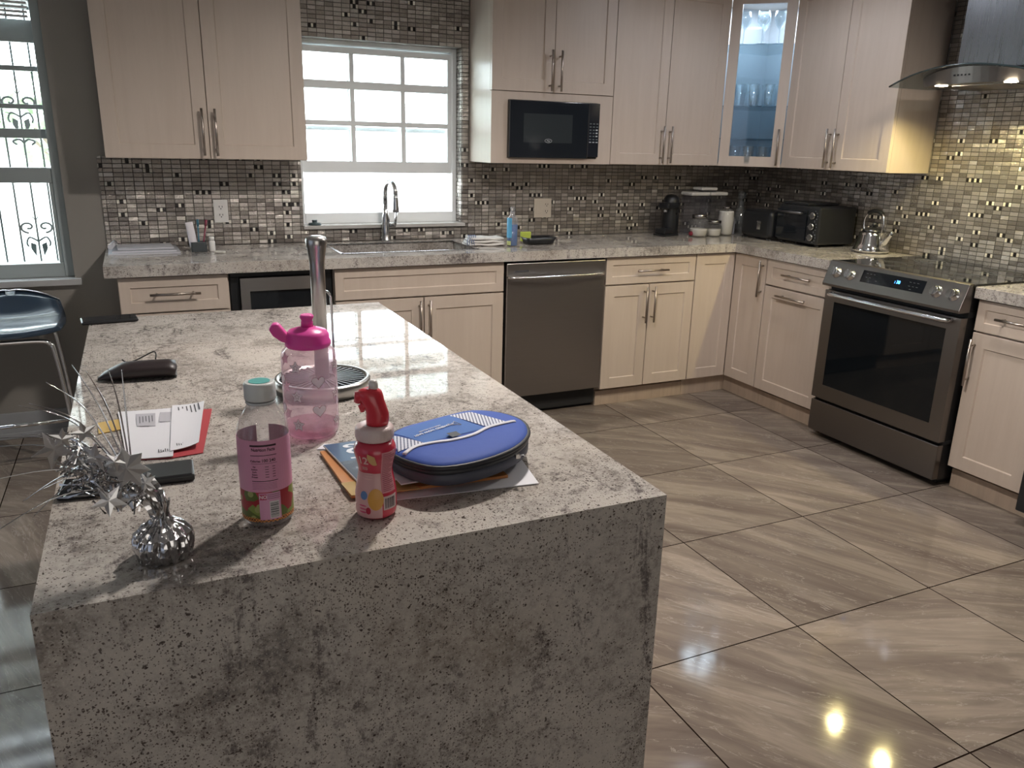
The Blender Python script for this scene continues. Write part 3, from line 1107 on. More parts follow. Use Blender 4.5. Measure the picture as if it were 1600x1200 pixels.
b.tube(pts, .0011, 5, closed=True)
b.tube(smoothpath([BK(-1.755, DU + .0232, 1.460), BK(-1.748, DU + .0232, 1.465), BK(-1.742, DU + .0232, 1.459), BK(-1.735, DU + .0232, 1.464)]), .0014, 5)
p = b.build('emblem', KEYW); p.parent = d

# glass corner cabinet across the corner
t = empty('glass_corner_cabinet', (-.25, -.25, ZU), 'corner wall cabinet with a tall glass door showing glassware', 'cabinet')
A, B2 = Vector((-.5725, -DU)), Vector((-DU, -.5745))
dirv = (B2 - A).normalized()
outv = Vector((-dirv.y * -1, dirv.x * -1))
outv = Vector((dirv.y, -dirv.x))
if outv.dot(Vector((-1, -1))) < 0:
    outv = -outv
LD = (B2 - A).length
DG = Face('diag', (A.x, A.y), (dirv.x, dirv.y), (outv.x, outv.y))
poly = [(-.5725, -.010), (-.010, -.010), (-.010, -.5745), (-.30, -.5745), (-.5725, -.30)]
b = MB(); b.prism(poly, ZU, ZU + .018); U(t, b, 'bottom_panel', WOOD)
b = MB(); b.prism(poly, UT - .018, UT); U(t, b, 'top_panel', WOOD)
b = MB()
b.box(-.5725, -.012, .010, .018, ZU + .018, UT - .018, M=BK)
b.box(-.5745, -.019, .010, .018, ZU + .018, UT - .018, M=RT)
b.box(-.572, -.560, .019, .29, ZU + .018, UT - .018, M=BK)
b.box(-.574, -.562, .019, .29, ZU + .018, UT - .018, M=RT)
U(t, b, 'back_panel', WOOD_IN)
d = panel(DG, .001, LD - .001, ZU, UT, 0.0, th=.02, fr=.058, name='door', root=t, glass=True)
b = MB(); b.box(.055, LD - .055, -.013, -.009, ZU + .055, UT - .055, M=DG); p = b.build('pane', GLASSD); p.parent = d
bar_handle(DG, LD - .028, 1.457, 0, .205, True, d, t)
SHZ = [ZU + .018, 1.505, 1.690, 2.028]
spoly = [(-.558, -.02), (-.02, -.02), (-.02, -.56), (-.33, -.56), (-.558, -.33)]
for z in SHZ[1:]:
    b = MB(); b.prism(spoly, z - .006, z); U(t, b, 'glass_shelf', mat_glass('shelf_glass', (.75, .85, .9), a=.1))
area('cabinet_puck_light', (-.28, -.28, UT - .03), (0, 0, 0), .30, .30, 3.2, (0.90, 0.95, 1.0))

# glassware
PG = mat_glass('glassware', (0.90, 0.93, 0.95), a=0.10, haze=.10, hcol=(.7, .8, .85))


def tumbler_glass(loc, h, r, label, group):
    b = MB()
    b.lathe([(r * .75, 0), (r * .8, .003), (r, h), (r * .94, h), (r * .74, .008)], 16, cap0=True, cap1=True)
    o = b.build('drinking_glass', PG, smooth=True)
    o.location = loc
    tag(o, label, 'glass', group)
    return o


g1 = [(-.44, -.42), (-.37, -.47), (-.48, -.35), (-.40, -.34), (-.32, -.40), (-.33, -.30), (-.25, -.36)]
for k, (lvl, hh, r, lab, grp) in enumerate(((1, .12, .033, 'tall tumbler on the middle glass shelf of the corner cabinet', 'tumblers on the middle shelf'), (0, .10, .032, 'short tumbler on the cabinet floor behind the corner glass door', 'tumblers on the cabinet floor'))):
    z = SHZ[2] if lvl else SHZ[1]
    if not lvl:
        z = SHZ[0]
    src = None
    for (x, y) in g1:
        if src is None:
            src = tumbler_glass((x, y, z + .0005), hh, r, lab, grp)
        else:
            c2 = src.copy(); C.objects.link(c2); c2.location = (x, y, z + .0005)
        o2 = src if (x, y) == g1[0] else c2
        o2['label'] = ('tall tumbler on the middle glass shelf, ' if lvl else 'short tumbler on the cabinet floor, ') + ('front left behind the glass door', 'front middle behind the glass door', 'far left against the side panel', 'in the middle row behind two others', 'front right by the door handle', 'toward the back right corner', 'at the right side behind the others')[g1.index((x, y))]
src = None
for (x, y) in ((-.43, -.43), (-.35, -.48), (-.49, -.34), (-.36, -.36)):
    if src is None:
        b = MB()
        b.lathe([(.03, 0), (.028, .003), (.004, .008), (.0035, .075), (.012, .085), (.034, .115), (.036, .14), (.030, .175), (.029, .175), (.034, .14), (.010, .090)], 18)
        src = b.build('wine_glass', PG, smooth=True)
        src.location = (x, y, SHZ[3] + .0005)
        tag(src, 'stemmed glass front and centre on the top glass shelf', 'glass', 'stemmed glasses on the top shelf')
    else:
        c2 = src.copy(); C.objects.link(c2); c2.location = (x, y, SHZ[3] + .0005)
        c2['label'] = {-.35: 'stemmed glass at the right of the top glass shelf', -.49: 'stemmed glass at the far left of the top glass shelf', -.36: 'stemmed glass behind the others on the top glass shelf'}[x]

# ------------------------------------------------------------------ worktop
TT, TH = .914, .049
CF = .645
b = MB()
SX0, SX1, SY0, SY1 = -2.93, -2.215, -.50, -.13      # sink cut-out
b.box(-3.961, SX0, -CF, -.009, TT - TH, TT)
b.box(SX1, -.009, -CF, -.009, TT - TH, TT)
b.box(SX0, SX1, -CF, SY0, TT - TH, TT)
b.box(SX0, SX1, SY1, -.009, TT - TH, TT)
b.box(-CF, -.009, -1.390, -CF, TT - TH, TT)
bmesh.ops.remove_doubles(b.bm, verts=b.bm.verts, dist=.0001)
o = b.build('countertop', GRANITE)
tag(o, 'grey speckled granite worktop running under the window and round the corner', 'countertop')
b = MB(); b.box(-CF, -.009, -2.526, -2.163, TT - TH, TT)
tag(b.build('countertop', GRANITE, bevel=.002), 'short granite worktop piece right of the range', 'countertop')

# sink
t = empty('kitchen_sink', ((SX0 + SX1) / 2, (SY0 + SY1) / 2, .70), 'undermounted stainless steel sink below the kitchen window', 'sink')
b = MB()
zz = .705
b.box(SX0 - .008, SX1 + .008, SY0 - .008, SY1 + .008, zz, zz + .003)
for q in ((SX0 - .01, SX0 - .002, SY0 - .01, SY1 + .01), (SX1 + .002, SX1 + .01, SY0 - .01, SY1 + .01), (SX0 - .002, SX1 + .002, SY0 - .01, SY0 - .002), (SX0 - .002, SX1 + .002, SY1 + .002, SY1 + .01)):
    b.box(*q, zz + .003, TT - TH - .001)
U(t, b, 'basin', STEEL)
b = MB(); b.lathe([(.045, 0), (.045, .004), (.03, .002)], 24, c=((SX0 + SX1) / 2, -.28, zz + .003)); U(t, b, 'drain', CHROME)
b = MB()
for q in ((SX0 - .006, SX0 + .008, SY0 - .006, SY1 + .006), (SX1 - .008, SX1 + .006, SY0 - .006, SY1 + .006), (SX0, SX1, SY0 - .006, SY0 + .008), (SX0, SX1, SY1 - .008, SY1 + .006)):
    b.box(*q, TT + .0003, TT + .002)
U(t, b, 'rim', NICKEL)

# faucet: tall spout arching to the room, lever at its right
t = empty('kitchen_faucet', (-2.585, -.075, TT), 'tall chrome pull-down faucet behind the sink in front of the window', 'faucet')
b = MB(); b.lathe([(.027, 0), (.026, .012), (.021, .02), (.021, .10), (.023, .12), (.015, .15), (.0135, .20)], 24)
b.build('body', NICKEL, t)
b = MB()
pts = [(0, 0, .195), (0, 0, .26)] + [(.03 * (1 - math.cos(a)) * .35, -.062 * (1 - math.cos(a)), .26 + .062 * math.sin(a)) for a in [PI * k / 12 for k in range(1, 13)]]
b.tube(pts, .0125, 16)
b.build('spout', NICKEL, t)
e = pts[-1]
b = MB(); b.lathe([(.0125, .0), (.0135, -.02), (.017, -.075), (.018, -.09), (.014, -.092)], 20, c=e); b.build('spray_head', NICKEL, t)
b = MB(); b.tube([(.018, 0, .09), (.055, 0, .09)], .012, 14); b.tube([(.052, 0, .09), (.060, -.004, .16)], [.008, .006], 10); b.build('lever', NICKEL, t)

mb = MB(); mb.lathe([(.032, 0), (.034, .004), (.030, .011), (.013, .013), (.013, .022), (.015, .025), (.013, .027)], 28)
o = mb.build('sink_stopper', flat('dark_rubber', (0.035, 0.06, 0.065), 0.5)); o.location = (-2.953, 0.0, W1[2] + .0185)
tag(o, 'small dark drain stopper on the window sill', 'stopper')

# ------------------------------------------------------------------ island
IX0, IX1, IY0, IY1 = -3.968, -3.0905, -3.412, -1.729
t = empty('kitchen_island', ((IX0 + IX1) / 2, (IY0 + IY1) / 2, 0), 'granite waterfall island in the foreground', 'island')
b = MB(); b.box(IX0, IX1, IY0 + .04, IY1 - .04, TT - .045, TT)
o = U(t, b, 'top_slab', GRANITE)
b = MB(); b.box(IX0, IX1, IY0, IY0 + .04, 0, TT); U(t, b, 'waterfall_end', GRANITE)
b = MB(); b.box(IX0, IX1, IY1 - .04, IY1, 0, TT); U(t, b, 'waterfall_end', GRANITE)
b = MB(); b.box(IX0 + .28, IX1 - .03, IY0 + .041, IY1 - .041, .1, TT - .046); b.box(IX0 + .28, IX1 - .08, IY0 + .041, IY1 - .041, 0, .1); U(t, b, 'body', WOOD)

# ------------------------------------------------------------------ range
t = empty('range', (-.34, -1.776, 0), 'stainless slide-in range with black glass cooktop and oven window', 'range')
RY0, RY1 = -2.157, -1.396
OUT = .668
b = MB(); b.box(RY0 + .004, RY1 - .004, .012, .645, .03, .905, M=RT); U(t, b, 'body', flat('dark_range_side', (0.05, 0.05, 0.052), .35, .6))
b = MB()
b.box(RY0, RY1, .012, .655, .9065, .921, M=RT)
U(t, b, 'cooktop', BLACKG, bevel=.002)
# burner rings
b = MB()
for (yy, oo, r) in ((-1.58, .46, .105), (-1.98, .46, .085), (-1.58, .19, .075), (-1.98, .19, .105)):
    for rr in (r, r * .62):
        b.tube([(-oo + rr * math.cos(2 * PI * k / 40), yy + rr * math.sin(2 * PI * k / 40), .9212) for k in range(40)], .0006, 4, closed=True)
U(t, b, 'burner_marking', flat('ring_grey', (.10, .10, .10), .4))
# sloped control panel, section in (out, z)
sec = [(.646, .800), (.712, .800), (.714, .812), (.674, .921), (.664, .9235), (.646, .9235)]
b = MB(); b.prism(sec, RY0, RY1, M=lambda x, y, z: (-x, z, y)); cp = U(t, b, 'control_panel', STEEL_D, bevel=.002)
sl = Vector((.674 - .714, .921 - .812)).normalized()       # direction up the slope (out,z)
nn = Vector((sl.y, -sl.x))                                 # outward normal


def SP(y, s, h):
    """point on the sloped panel: y along, s up the slope from its bottom, h off the surface"""
    return (-(.714 + sl.x * s + nn.x * h), y, .812 + sl.y * s + nn.y * h)


b = MB(); b.box(-1.958, -1.612, .040, .098, .0, .0012, M=lambda x, y, z: SP(x, y, z)); dp = b.build('display', BLACKG); dp.parent = cp
BLUE = flat('blue_led', (0.02, .1, .3), .4, emit=(0.06, 0.35, 1.0), es=3.0)
add_text('clock_digits', ': 38', .020, lambda x, y, z: SP(-1.815 - x, .070 + y, .0014 + z), BLUE, dp)
b = MB()
for q in ((-1.64, .083), (-1.66, .083), (-1.68, .083), (-1.64, .065), (-1.66, .065), (-1.70, .055), (-1.88, .08), (-1.90, .08), (-1.92, .08), (-1.88, .062), (-1.90, .062), (-1.92, .062), (-1.89, .048)):
    b.box(q[0] - .006, q[0] + .004, q[1], q[1] + .002, .0012, .0015, M=lambda x, y, z: SP(x, y, z))
p = b.build('touch_markings', flat('marking_grey', (.09, .10, .10), .5)); p.parent = dp
for yk in (-1.462, -1.548, -2.022, -2.105):
    b = MB()
    c0 = SP(yk, .062, 0)
    ax = Vector((-nn.x, 0, nn.y))
    M = Matrix.Translation(c0) @ ax.to_track_quat('Z', 'Y').to_matrix().to_4x4()
    b.lathe([(.027, 0), (.027, .003), (.0215, .004), (.021, .026), (.019, .029)], 28, M=M)
    b.box(-.005, .005, -.020, .020, .029, .034, M=M)
    p = b.build('knob', NICKEL); p.parent = cp
# door
b = MB()
wy0, wy1, wz0, wz1 = -2.092, -1.462, .290, .722
for q in ((RY0 + .002, wy0, .216, .776), (wy1, RY1 - .002, .216, .776), (wy0, wy1, .216, wz0), (wy0, wy1, wz1, .776)):
    b.box(q[0], q[1], .647, OUT + .018, q[2], q[3], M=RT)
dr = U(t, b, 'oven_door', STEEL_D)
b = MB(); b.box(wy0, wy1, .650, OUT + .0165, wz0, wz1, M=RT); p = b.build('oven_window', flat('oven_black_glass', (0.006, 0.008, 0.010), 0.04, spec=.35)); p.parent = dr
b = MB()
pts = [RT(-1.445, OUT + .016, .762), RT(-1.455, OUT + .05, .762)] + [RT(-1.455 - .642 * k / 10, OUT + .052 + .012 * math.sin(PI * k / 10), .762) for k in range(1, 10)] + [RT(-2.097, OUT + .05, .762), RT(-2.107, OUT + .016, .762)]
b.tube(smoothpath(pts, 3), .0125, 14, flat=.85); p = b.build('handle', NICKEL); p.parent = dr
b = MB()
for k in range(6):
    b.box(-2.06 + k * .095, -1.985 + k * .095, .69, OUT + .016, .7765, .7775, M=RT)
p = b.build('vent_slots', BLACKM); p.parent = dr
b = MB(); b.box(RY0 + .002, RY1 - .002, .60, .648, .776, .80, M=RT); U(t, b, 'gap_strip', BLACKM)
b = MB(); b.box(RY0 + .002, RY1 - .002, .60, .655, .200, .216, M=RT); U(t, b, 'gap_strip', BLACKM)
b = MB(); b.box(RY0 + .002, RY1 - .002, .646, OUT + .014, .035, .200, M=RT); U(t, b, 'storage_drawer', STEEL_D, bevel=.004)
b = MB(); b.box(RY0 + .03, RY1 - .03, .05, .61, 0, .034, M=RT); U(t, b, 'plinth', BLACKM)

# ------------------------------------------------------------------ range hood
HY = -1.812
t = empty('range_hood', (-.25, HY, 1.72), 'stainless chimney hood with a curved glass canopy and two lamps over the range', 'hood')
b = MB(); b.box(HY - .185, HY + .185, .012, .300, 1.815, CEIL - .001, M=RT); U(t, b, 'chimney', STEEL_V, bevel=.002)


def gy(u):
    return 1.812 - .070 * u * u


def hood_front(u):
    return .475 + .045 * (1 - u * u)


# curved glass: arched along the wall, its front edge bowed out
b = MB()
rt_, rb_ = [], []
NU = 24
for k in range(NU + 1):
    u = -1 + 2 * k / NU
    y = HY + u * .395
    z = gy(u)
    f1 = hood_front(u)
    rt_.append([b.bm.verts.new((-o_, y, z + .006 + (.012 if o_ < .2 else 0))) for o_ in (.02, .2, .35, f1)])
    rb_.append([b.bm.verts.new((-o_, y, z + (.012 if o_ < .2 else 0))) for o_ in (.02, .2, .35, f1)])
for k in range(NU):
    for j in range(3):
        b.bm.faces.new([rt_[k][j], rt_[k + 1][j], rt_[k + 1][j + 1], rt_[k][j + 1]])
        b.bm.faces.new([rb_[k][j], rb_[k][j + 1], rb_[k + 1][j + 1], rb_[k + 1][j]])
    b.bm.faces.new([rt_[k][3], rt_[k + 1][3], rb_[k + 1][3], rb_[k][3]])
    b.bm.faces.new([rt_[k][0], rb_[k][0], rb_[k + 1][0], rt_[k + 1][0]])
for k in (0, NU):
    for j in range(3):
        b.bm.faces.new([rt_[k][j], rt_[k][j + 1], rb_[k][j + 1], rb_[k][j]])
cg = U(t, b, 'glass_canopy', mat_glass('canopy_glass', (.72, .78, .80), a=.04), smooth=False)
b = MB(); b.tube([(-hood_front(-1 + 2 * k / NU), HY + (-1 + 2 * k / NU) * .395, gy(-1 + 2 * k / NU) + .003) for k in range(NU + 1)], .0042, 6)
p = b.build('glass_edge', flat('dark_glass_edge', (.02, .035, .04), .2)); p.parent = cg
# steel body under the glass, its front follows the arc
b = MB()
top, bot = [], []
for k in range(17):
    u = -1 + 2 * k / 16
    y = HY + u * .275
    f1 = .40 + .085 * (1 - u * u)
    top.append((-f1, y, gy(u * .275 / .395) - .003))
    bot.append((-f1 + .012, y, 1.741))
n = len(top)
ringt = top + [(-.014, HY + .275, gy(.7) - .003), (-.014, HY - .275, gy(.7) - .003)]
ringb = bot + [(-.014, HY + .275, 1.741), (-.014, HY - .275, 1.741)]
b.loft([ringb, ringt], smooth=False)
hb = U(t, b, 'hood_body', STEEL_D)
b = MB()
for k in range(5):
    yy = HY + .016 - .0 + (k - 2) * .018
    b.box(yy - .004, yy + .004, .476, .4795, 1.772, 1.779, M=RT)
p = b.build('button', BLACKM); p.parent = hb
b = MB(); b.box(HY - .13, HY + .13, .10, .38, 1.7385, 1.7405, M=RT); p = b.build('grease_filter', STEEL); p.parent = hb
LE = flat('lamp_lens', (1, .9, .7), .4, emit=(1.0, 0.86, 0.62), es=30)
for y in (-1.665, -1.995):
    b = MB(); b.lathe([(.026, 0), (.026, -.003), (.022, -.004)], 20, c=(-.43, y, 1.7408)); p = b.build('hood_lamp', LE); p.parent = hb
    # the lens is a thin ring of light just above the light point

# ------------------------------------------------------------------ ceiling lamps
CL = flat('ceiling_lens', (1, 1, 1), .4, emit=(1.0, 0.95, 0.9), es=9)
src = None
labs = ['recessed ceiling lamp nearest the glass corner cabinet', 'recessed ceiling lamp over the floor between island and range', 'recessed ceiling lamp above the far end of the island', 'recessed ceiling lamp over the dining side', 'recessed ceiling lamp at the far living room side']
for (x, y), lab in zip(LAMPS, labs):
    t = empty('ceiling_lamp', (x, y, CEIL), lab, 'lamp', 'recessed ceiling lamps')
    b = MB(); b.lathe([(.085, 0), (.085, -.006), (.07, -.008), (.068, 0)], 32); b.build('trim_ring', WHITE, t)
    b = MB(); b.lathe([(.067, -.001), (.067, -.003)], 32); b.build('lens', CL, t)

# ------------------------------------------------------------------ outlets
def outlet(x, z, gangs, m, label):
    w = .068 if gangs == 1 else .115
    t = empty('wall_outlet', (x, -.0085, z), label, 'outlet')
    b = MB(); b.box(-w / 2, w / 2, -.006, 0, -.056, .056); b.build('cover_plate', m, t, bevel=.002)
    xo = 0 if gangs == 1 else .025
    for s in (-1, 1):
        b = MB()
        pl = []
        for k in range(24):
            a = 2 * PI * k / 24
            pl.append((xo + max(-.0165, min(.0165, .019 * math.cos(a))), s * .020 + .0135 * math.sin(a)))
        b.prism(pl, -.0075, -.0055, M=lambda x, y, z: (x, z, y))
        r_ = b.build('receptacle', m, t)
        b = MB()
        b.box(xo - .0085, xo - .0055, -.0079, -.0074, s * .020 - .002, s * .020 + .007)
        b.box(xo + .0055, xo + .0085, -.0079, -.0074, s * .020 - .002, s * .020 + .007)
        b.lathe([(.003, 0), (.003, .0006)], 10, M=Matrix.Translation((xo, -.0074, s * .020 - .008)) @ Matrix.Rotation(PI / 2, 4, 'X'))
        b.build('slots', BLACKM, r_)
    if gangs == 2:
        b = MB(); b.box(-.045, -.011, -.0085, -.0055, -.033, .033); b.build('rocker_switch', m, t, bevel=.0015)


outlet(-3.422, 1.083, 1, PLWHITE, 'white duplex outlet on the mosaic left of the window')
outlet(-1.600, 1.079, 2, BEIGE, 'beige switch and outlet plate on the mosaic right of the window')

# ------------------------------------------------------------------ things on the worktop
CT = TT + .0006
# mail and magazines at the left end
PG1 = flat('grey_cover', (0.36, 0.37, 0.40), .45, noise=.25, nscale=30)
PG2 = flat('pale_cover', (0.52, 0.53, 0.57), .45, noise=.2, nscale=24)
for k, (x, y, w, h, rz, th, m, lab) in enumerate((
        (-3.795, -.190, .305, .215, .02, .006, PG2, 'pale magazine at the bottom of the pile beside the left outlet'),
        (-3.79, -.165, .275, .205, -.03, .008, PG1, 'grey catalogue in the middle of the worktop pile'),
        (-3.79, -.14, .24, .17, .05, .006, PG2, 'thin pale leaflet on top of the worktop pile'))):
    z = CT + sum((.006, .008, .006)[:k]) + .0004 * k
    t = empty('magazine', (x, y, z), lab, 'magazine', 'paper pile at the left end of the worktop', rz)
    b = MB(); b.box(-w / 2, w / 2, -h / 2, h / 2, .0008, th - .0008); b.build('pages', PAPER, t)
    b = MB(); b.box(-w / 2 - .001, w / 2 + .001, -h / 2 - .001, h / 2 + .001, th - .0008, th); b.box(-w / 2 - .001, w / 2 + .001, -h / 2 - .001, h / 2 + .001, 0, .0008); b.build('cover', m, t)
# rolled paper at its left
b = MB(); b.tube([(-3.935, -.25, CT + .033), (-3.92, -.09, CT + .033)], .012, 14)
tag(b.build('rolled_paper', PG2), 'small pale rolled leaflet on the left edge of the paper pile', 'paper')

# toothbrush caddy
t = empty('toiletry_caddy', (-3.556, -.25, CT), 'small dark caddy of toothpaste and brushes on the left worktop', 'caddy')
b = MB()
b.box(-.035, .035, -.025, .025, 0, .004)
for q in ((-.035, -.031, -.025, .025), (.031, .035, -.025, .025), (-.031, .031, -.025, -.021), (-.031, .031, .021, .025)):
    b.box(*q, .004, .048)
b.build('box', flat('dark_grey_box', (.05, .06, .065), .45), t, bevel=.002)


def paste(x, y, h, lean, m, capm, name, label, grp=None):
    t2 = empty(name, (x, y, CT + .0045), label, 'tube' if 'tube' in name else 'bottle')
    M = Matrix.Rotation(lean, 4, 'Y')
    b = MB()
    rings = []
    for k in range(8):
        f = k / 7
        wx = .019 * (1 - .12 * f); wy = .017 * (1 - f) + .002
        rings.append([M @ Vector((wx * math.cos(2 * PI * j / 20), wy * math.sin(2 * PI * j / 20), .018 + (h - .018) * f)) for j in range(20)])
    b.loft(rings); b.build('tube_body', m, t2)
    b = MB(); b.lathe([(.012, 0), (.013, .018), (.010, .019)], 16, M=M); b.build('cap', capm, t2)
    return t2


paste(-3.575, -.250, .135, -.12, flat('white_tube', (.68, .66, .70), .35), flat('red_cap', (.35, .05, .10), .4), 'toothpaste_tube', 'white toothpaste tube leaning in the dark caddy')
b = MB(); b.tube([(-3.556, -.262, CT + .006), (-3.553, -.262, CT + .12)], .0035, 8); b.tube([(-3.553, -.262, CT + .12), (-3.552, -.262, CT + .152)], .0055, 8)
tag(b.build('toothbrush', flat('teal_brush', (.02, .12, .18), .4)), 'teal toothbrush standing in the dark caddy', 'toothbrush')
b = MB(); b.tube([(-3.540, -.247, CT + .006), (-3.517, -.243, CT + .12)], .0035, 8); b.tube([(-3.517, -.243, CT + .12), (-3.513, -.242, CT + .148)], .006, 8)
tag(b.build('toothbrush', flat('maroon_brush', (.20, .03, .06), .4)), 'maroon topped toothbrush standing in the dark caddy', 'toothbrush')
t = empty('pill_bottle', (-3.497, -.255, CT), 'small white round bottle beside the toothbrush caddy', 'bottle')
b = MB(); b.lathe([(.014, 0), (.015, .004), (.015, .045), (.011, .052)], 18); b.build('bottle_body', PLWHITE, t)
b = MB(); b.lathe([(.012, .0525), (.012, .068), (.010, .07)], 18); b.build('cap', PLWHITE, t)
b = MB(); b.box(-.024, .024, -.012, .012, 0, .010, M=Matrix.Translation((-3.470, -.33, CT)) @ Matrix.Rotation(-.5, 4, 'Z'))
tag(b.build('soap_bar', flat('cream_soap', (.62, .60, .54), .5), bevel=.003), 'small cream soap bar lying on the worktop right of the caddy', 'soap')

# folded towel
def cloth(name, w, d, h, layers, m, parent):
    b = MB()
    for l in range(layers):
        rings = []
        z0 = h * l / layers
        for i in range(15):
            f = i / 14
            x = (f - .5) * w * (1 - .05 * l)
            ring = []
            for j in range(12):
                a = 2 * PI * j / 12
                yy = d / 2 * (1 - .08 * l) * math.copysign(abs(math.cos(a)) ** .5, math.cos(a))
                zz = z0 + h / layers / 2 + h / layers * .48 * math.copysign(abs(math.sin(a)) ** .6, math.sin(a)) + .004 * math.sin(f * 9 + l * 2) * f
                ring.append((x + .006 * math.sin(a * 2 + l), yy + .006 * math.sin(f * 7 + l), max(zz, 0.0)))
            rings.append(ring)
        b.loft(rings)
    return b.build(name, m, parent)


t = empty('dish_towel', (-2.115, -.335, CT), 'folded white towel with blue stripes at the right of the sink', 'towel', rz=-.12)
cloth('folded_towel', .20, .15, .045, 3, flat('white_cotton', (.62, .60, .57), .9, noise=.08, nscale=60, bump=.4, bscale=300), t)
b = MB()
for k in range(4):
    b.tube(smoothpath([(-.108 + .012 * k, -.070, .006), (-.110 + .012 * k, -.066, .030), (-.090 + .012 * k, -.03, .047), (-.085 + .012 * k, .02, .050)], 5), .0022, 6)
b.build('stripe', flat('blue_stripe', (.14, .17, .28), .9), t)

# blue bottle
t = empty('cleaner_bottle', (-1.985, -.42, CT), 'tall clear cleaner bottle holding blue liquid, right of the towel', 'bottle')
def bprof(r, h):
    return [(r * .9, 0), (r, .004), (r, h * .72), (r * .9, h * .80), (r * .45, h * .9), (r * .42, h)]
b = MB(); b.lathe(bprof(.029, .185), 28); b.build('bottle_body', CLEARP, t)
b = MB(); b.lathe([(.026, .003), (.0275, .006), (.0275, .115)], 28); b.build('blue_liquid', flat('blue_liquid_mat', (.03, .12, .34), .15), t)
b = MB(); b.lathe([(.013, .1855), (.013, .205), (.009, .208)], 18); b.build('cap', CLEARP, t)
b = MB()
def wrap(r, cx=0, cy=0):
    return lambda a, z, o=0: (cx + (r + o) * math.cos(a), cy + (r + o) * math.sin(a), z)


def wrap_patch(b, r, a0, a1, z0, z1, n=12, th=.0004, c=(0, 0)):
    """thin curved label patch on a cylinder of radius r (number or function of z)"""
    rf = r if callable(r) else (lambda z: r)
    m = max(2, int(abs(z1 - z0) / .006)) if callable(r) else 1
    grid = []
    for k in range(m + 1):
        z = z0 + (z1 - z0) * k / m
        grid.append([[b.bm.verts.new((c[0] + (rf(z) + e) * math.cos(a0 + (a1 - a0) * j / n), c[1] + (rf(z) + e) * math.sin(a0 + (a1 - a0) * j / n), z)) for j in range(n + 1)] for e in (th * .2, th)])
    for k in range(m):
        for j in range(n):
            for e, sgn in ((1, 1), (0, -1)):
                q = [grid[k][e][j], grid[k][e][j + 1], grid[k + 1][e][j + 1], grid[k + 1][e][j]]
                b.bm.faces.new(q if sgn > 0 else q[::-1])
    for k in range(m):
        for j in (0, n):
            b.bm.faces.new([grid[k][0][j], grid[k][1][j], grid[k + 1][1][j], grid[k + 1][0][j]])
    for j in range(n):
        for k in (0, m):
            b.bm.faces.new([grid[k][0][j], grid[k][0][j + 1], grid[k][1][j + 1], grid[k][1][j]])


CAM = Vector((-3.811, -4.3605))


def face_ang(x, y):
    return math.atan2(CAM.y - y, CAM.x - x)


fa = face_ang(-1.985, -.42)
wrap_patch(b, .0294, fa - 1.5, fa - .1, .045, .150); b.build('label', flat('light_blue_label', (.10, .36, .58), .4), t)
b = MB(); wrap_patch(b, .0294, fa - 1.2, fa - .25, .006, .028); b.build('price_sticker', flat('yellow_green_label', (.52, .60, .25), .4), t)

# black dish tray with a sponge
t = empty('dish_tray', (-1.80, -.36, CT), 'low black dish tray beside the blue bottle', 'tray')
b = MB()
sq = lambda w, d, z: [(w / 2 * math.copysign(abs(math.cos(2 * PI * k / 28)) ** .4, math.cos(2 * PI * k / 28)), d / 2 * math.copysign(abs(math.sin(2 * PI * k / 28)) ** .4, math.sin(2 * PI * k / 28)), z) for k in range(28)]
b.loft([sq(.15, .10, 0), sq(.165, .115, .012), sq(.19, .13, .038), sq(.182, .122, .038), sq(.155, .105, .010)], cap0=True, cap1=True)
b.build('tray_body', BLACK, t)
b = MB(); b.tube([(.09, -.03, .034), (.105, -.02, .028), (.105, .02, .028), (.09, .03, .034)], .004, 8); b.build('tray_handle', NICKEL, t)
mb = MB(); mb.box(-.03, .03, -.01, .01, 0, .052, M=Matrix.Translation((-1.862, -.33, CT + .0115)))
tag(mb.build('sponge', flat('lime_sponge', (.42, .50, .08), .9, bump=.6, bscale=300), bevel=.004), 'lime yellow sponge standing in the black tray', 'sponge')

# coffee machine
t = empty('coffee_machine', (-.78, -.17, CT), 'black pod coffee machine on the worktop near the corner', 'coffee machine', rz=.25)
b = MB(); b.lathe([(.05, 0), (.052, .006), (.052, .20), (.048, .225), (.03, .245), (.005, .25)], 28, c=(.03, .03, 0)); b.build('body', BLACK, t)
b = MB(); b.box(-.075, .03, -.035, .045, .165, .20); b.build('brew_head', BLACK, t, bevel=.01)
b = MB(); b.box(-.10, .03, -.05, .05, 0, .012); b.box(-.095, -.02, -.04, .04, .012, .045); b.build('drip_tray', BLACK, t, bevel=.006)
b = MB()
sp = []
for k in range(12):
    a = 2 * PI * k / 12
    rr = .020 if k % 2 == 0 else .003
    sp.append((rr * math.cos(a + .3), rr * math.sin(a + .3)))
b.prism(sp, 0, .0012, M=Matrix.Translation((.022, -.0225, .135)) @ Matrix.Rotation(PI / 2 - .0, 4, 'X'))
b.build('emblem', NICKEL, t)
b = MB(); b.lathe([(.012, 0), (.012, .02)], 14, c=(-.055, 0, .145)); b.build('nozzle', NICKEL, t)
t = empty('coffee_pod', (-.70, -.27, CT), 'small red capsule lying in front of the coffee machine', 'pod')
b = MB(); b.lathe([(.012, 0), (.017, .022), (.019, .024), (.019, .026)], 18, M=Matrix.Translation((0, 0, .018)) @ Matrix.Rotation(1.4, 4, 'Y')); b.build('shell', flat('red_foil', (.28, .03, .05), .35, .3), t)

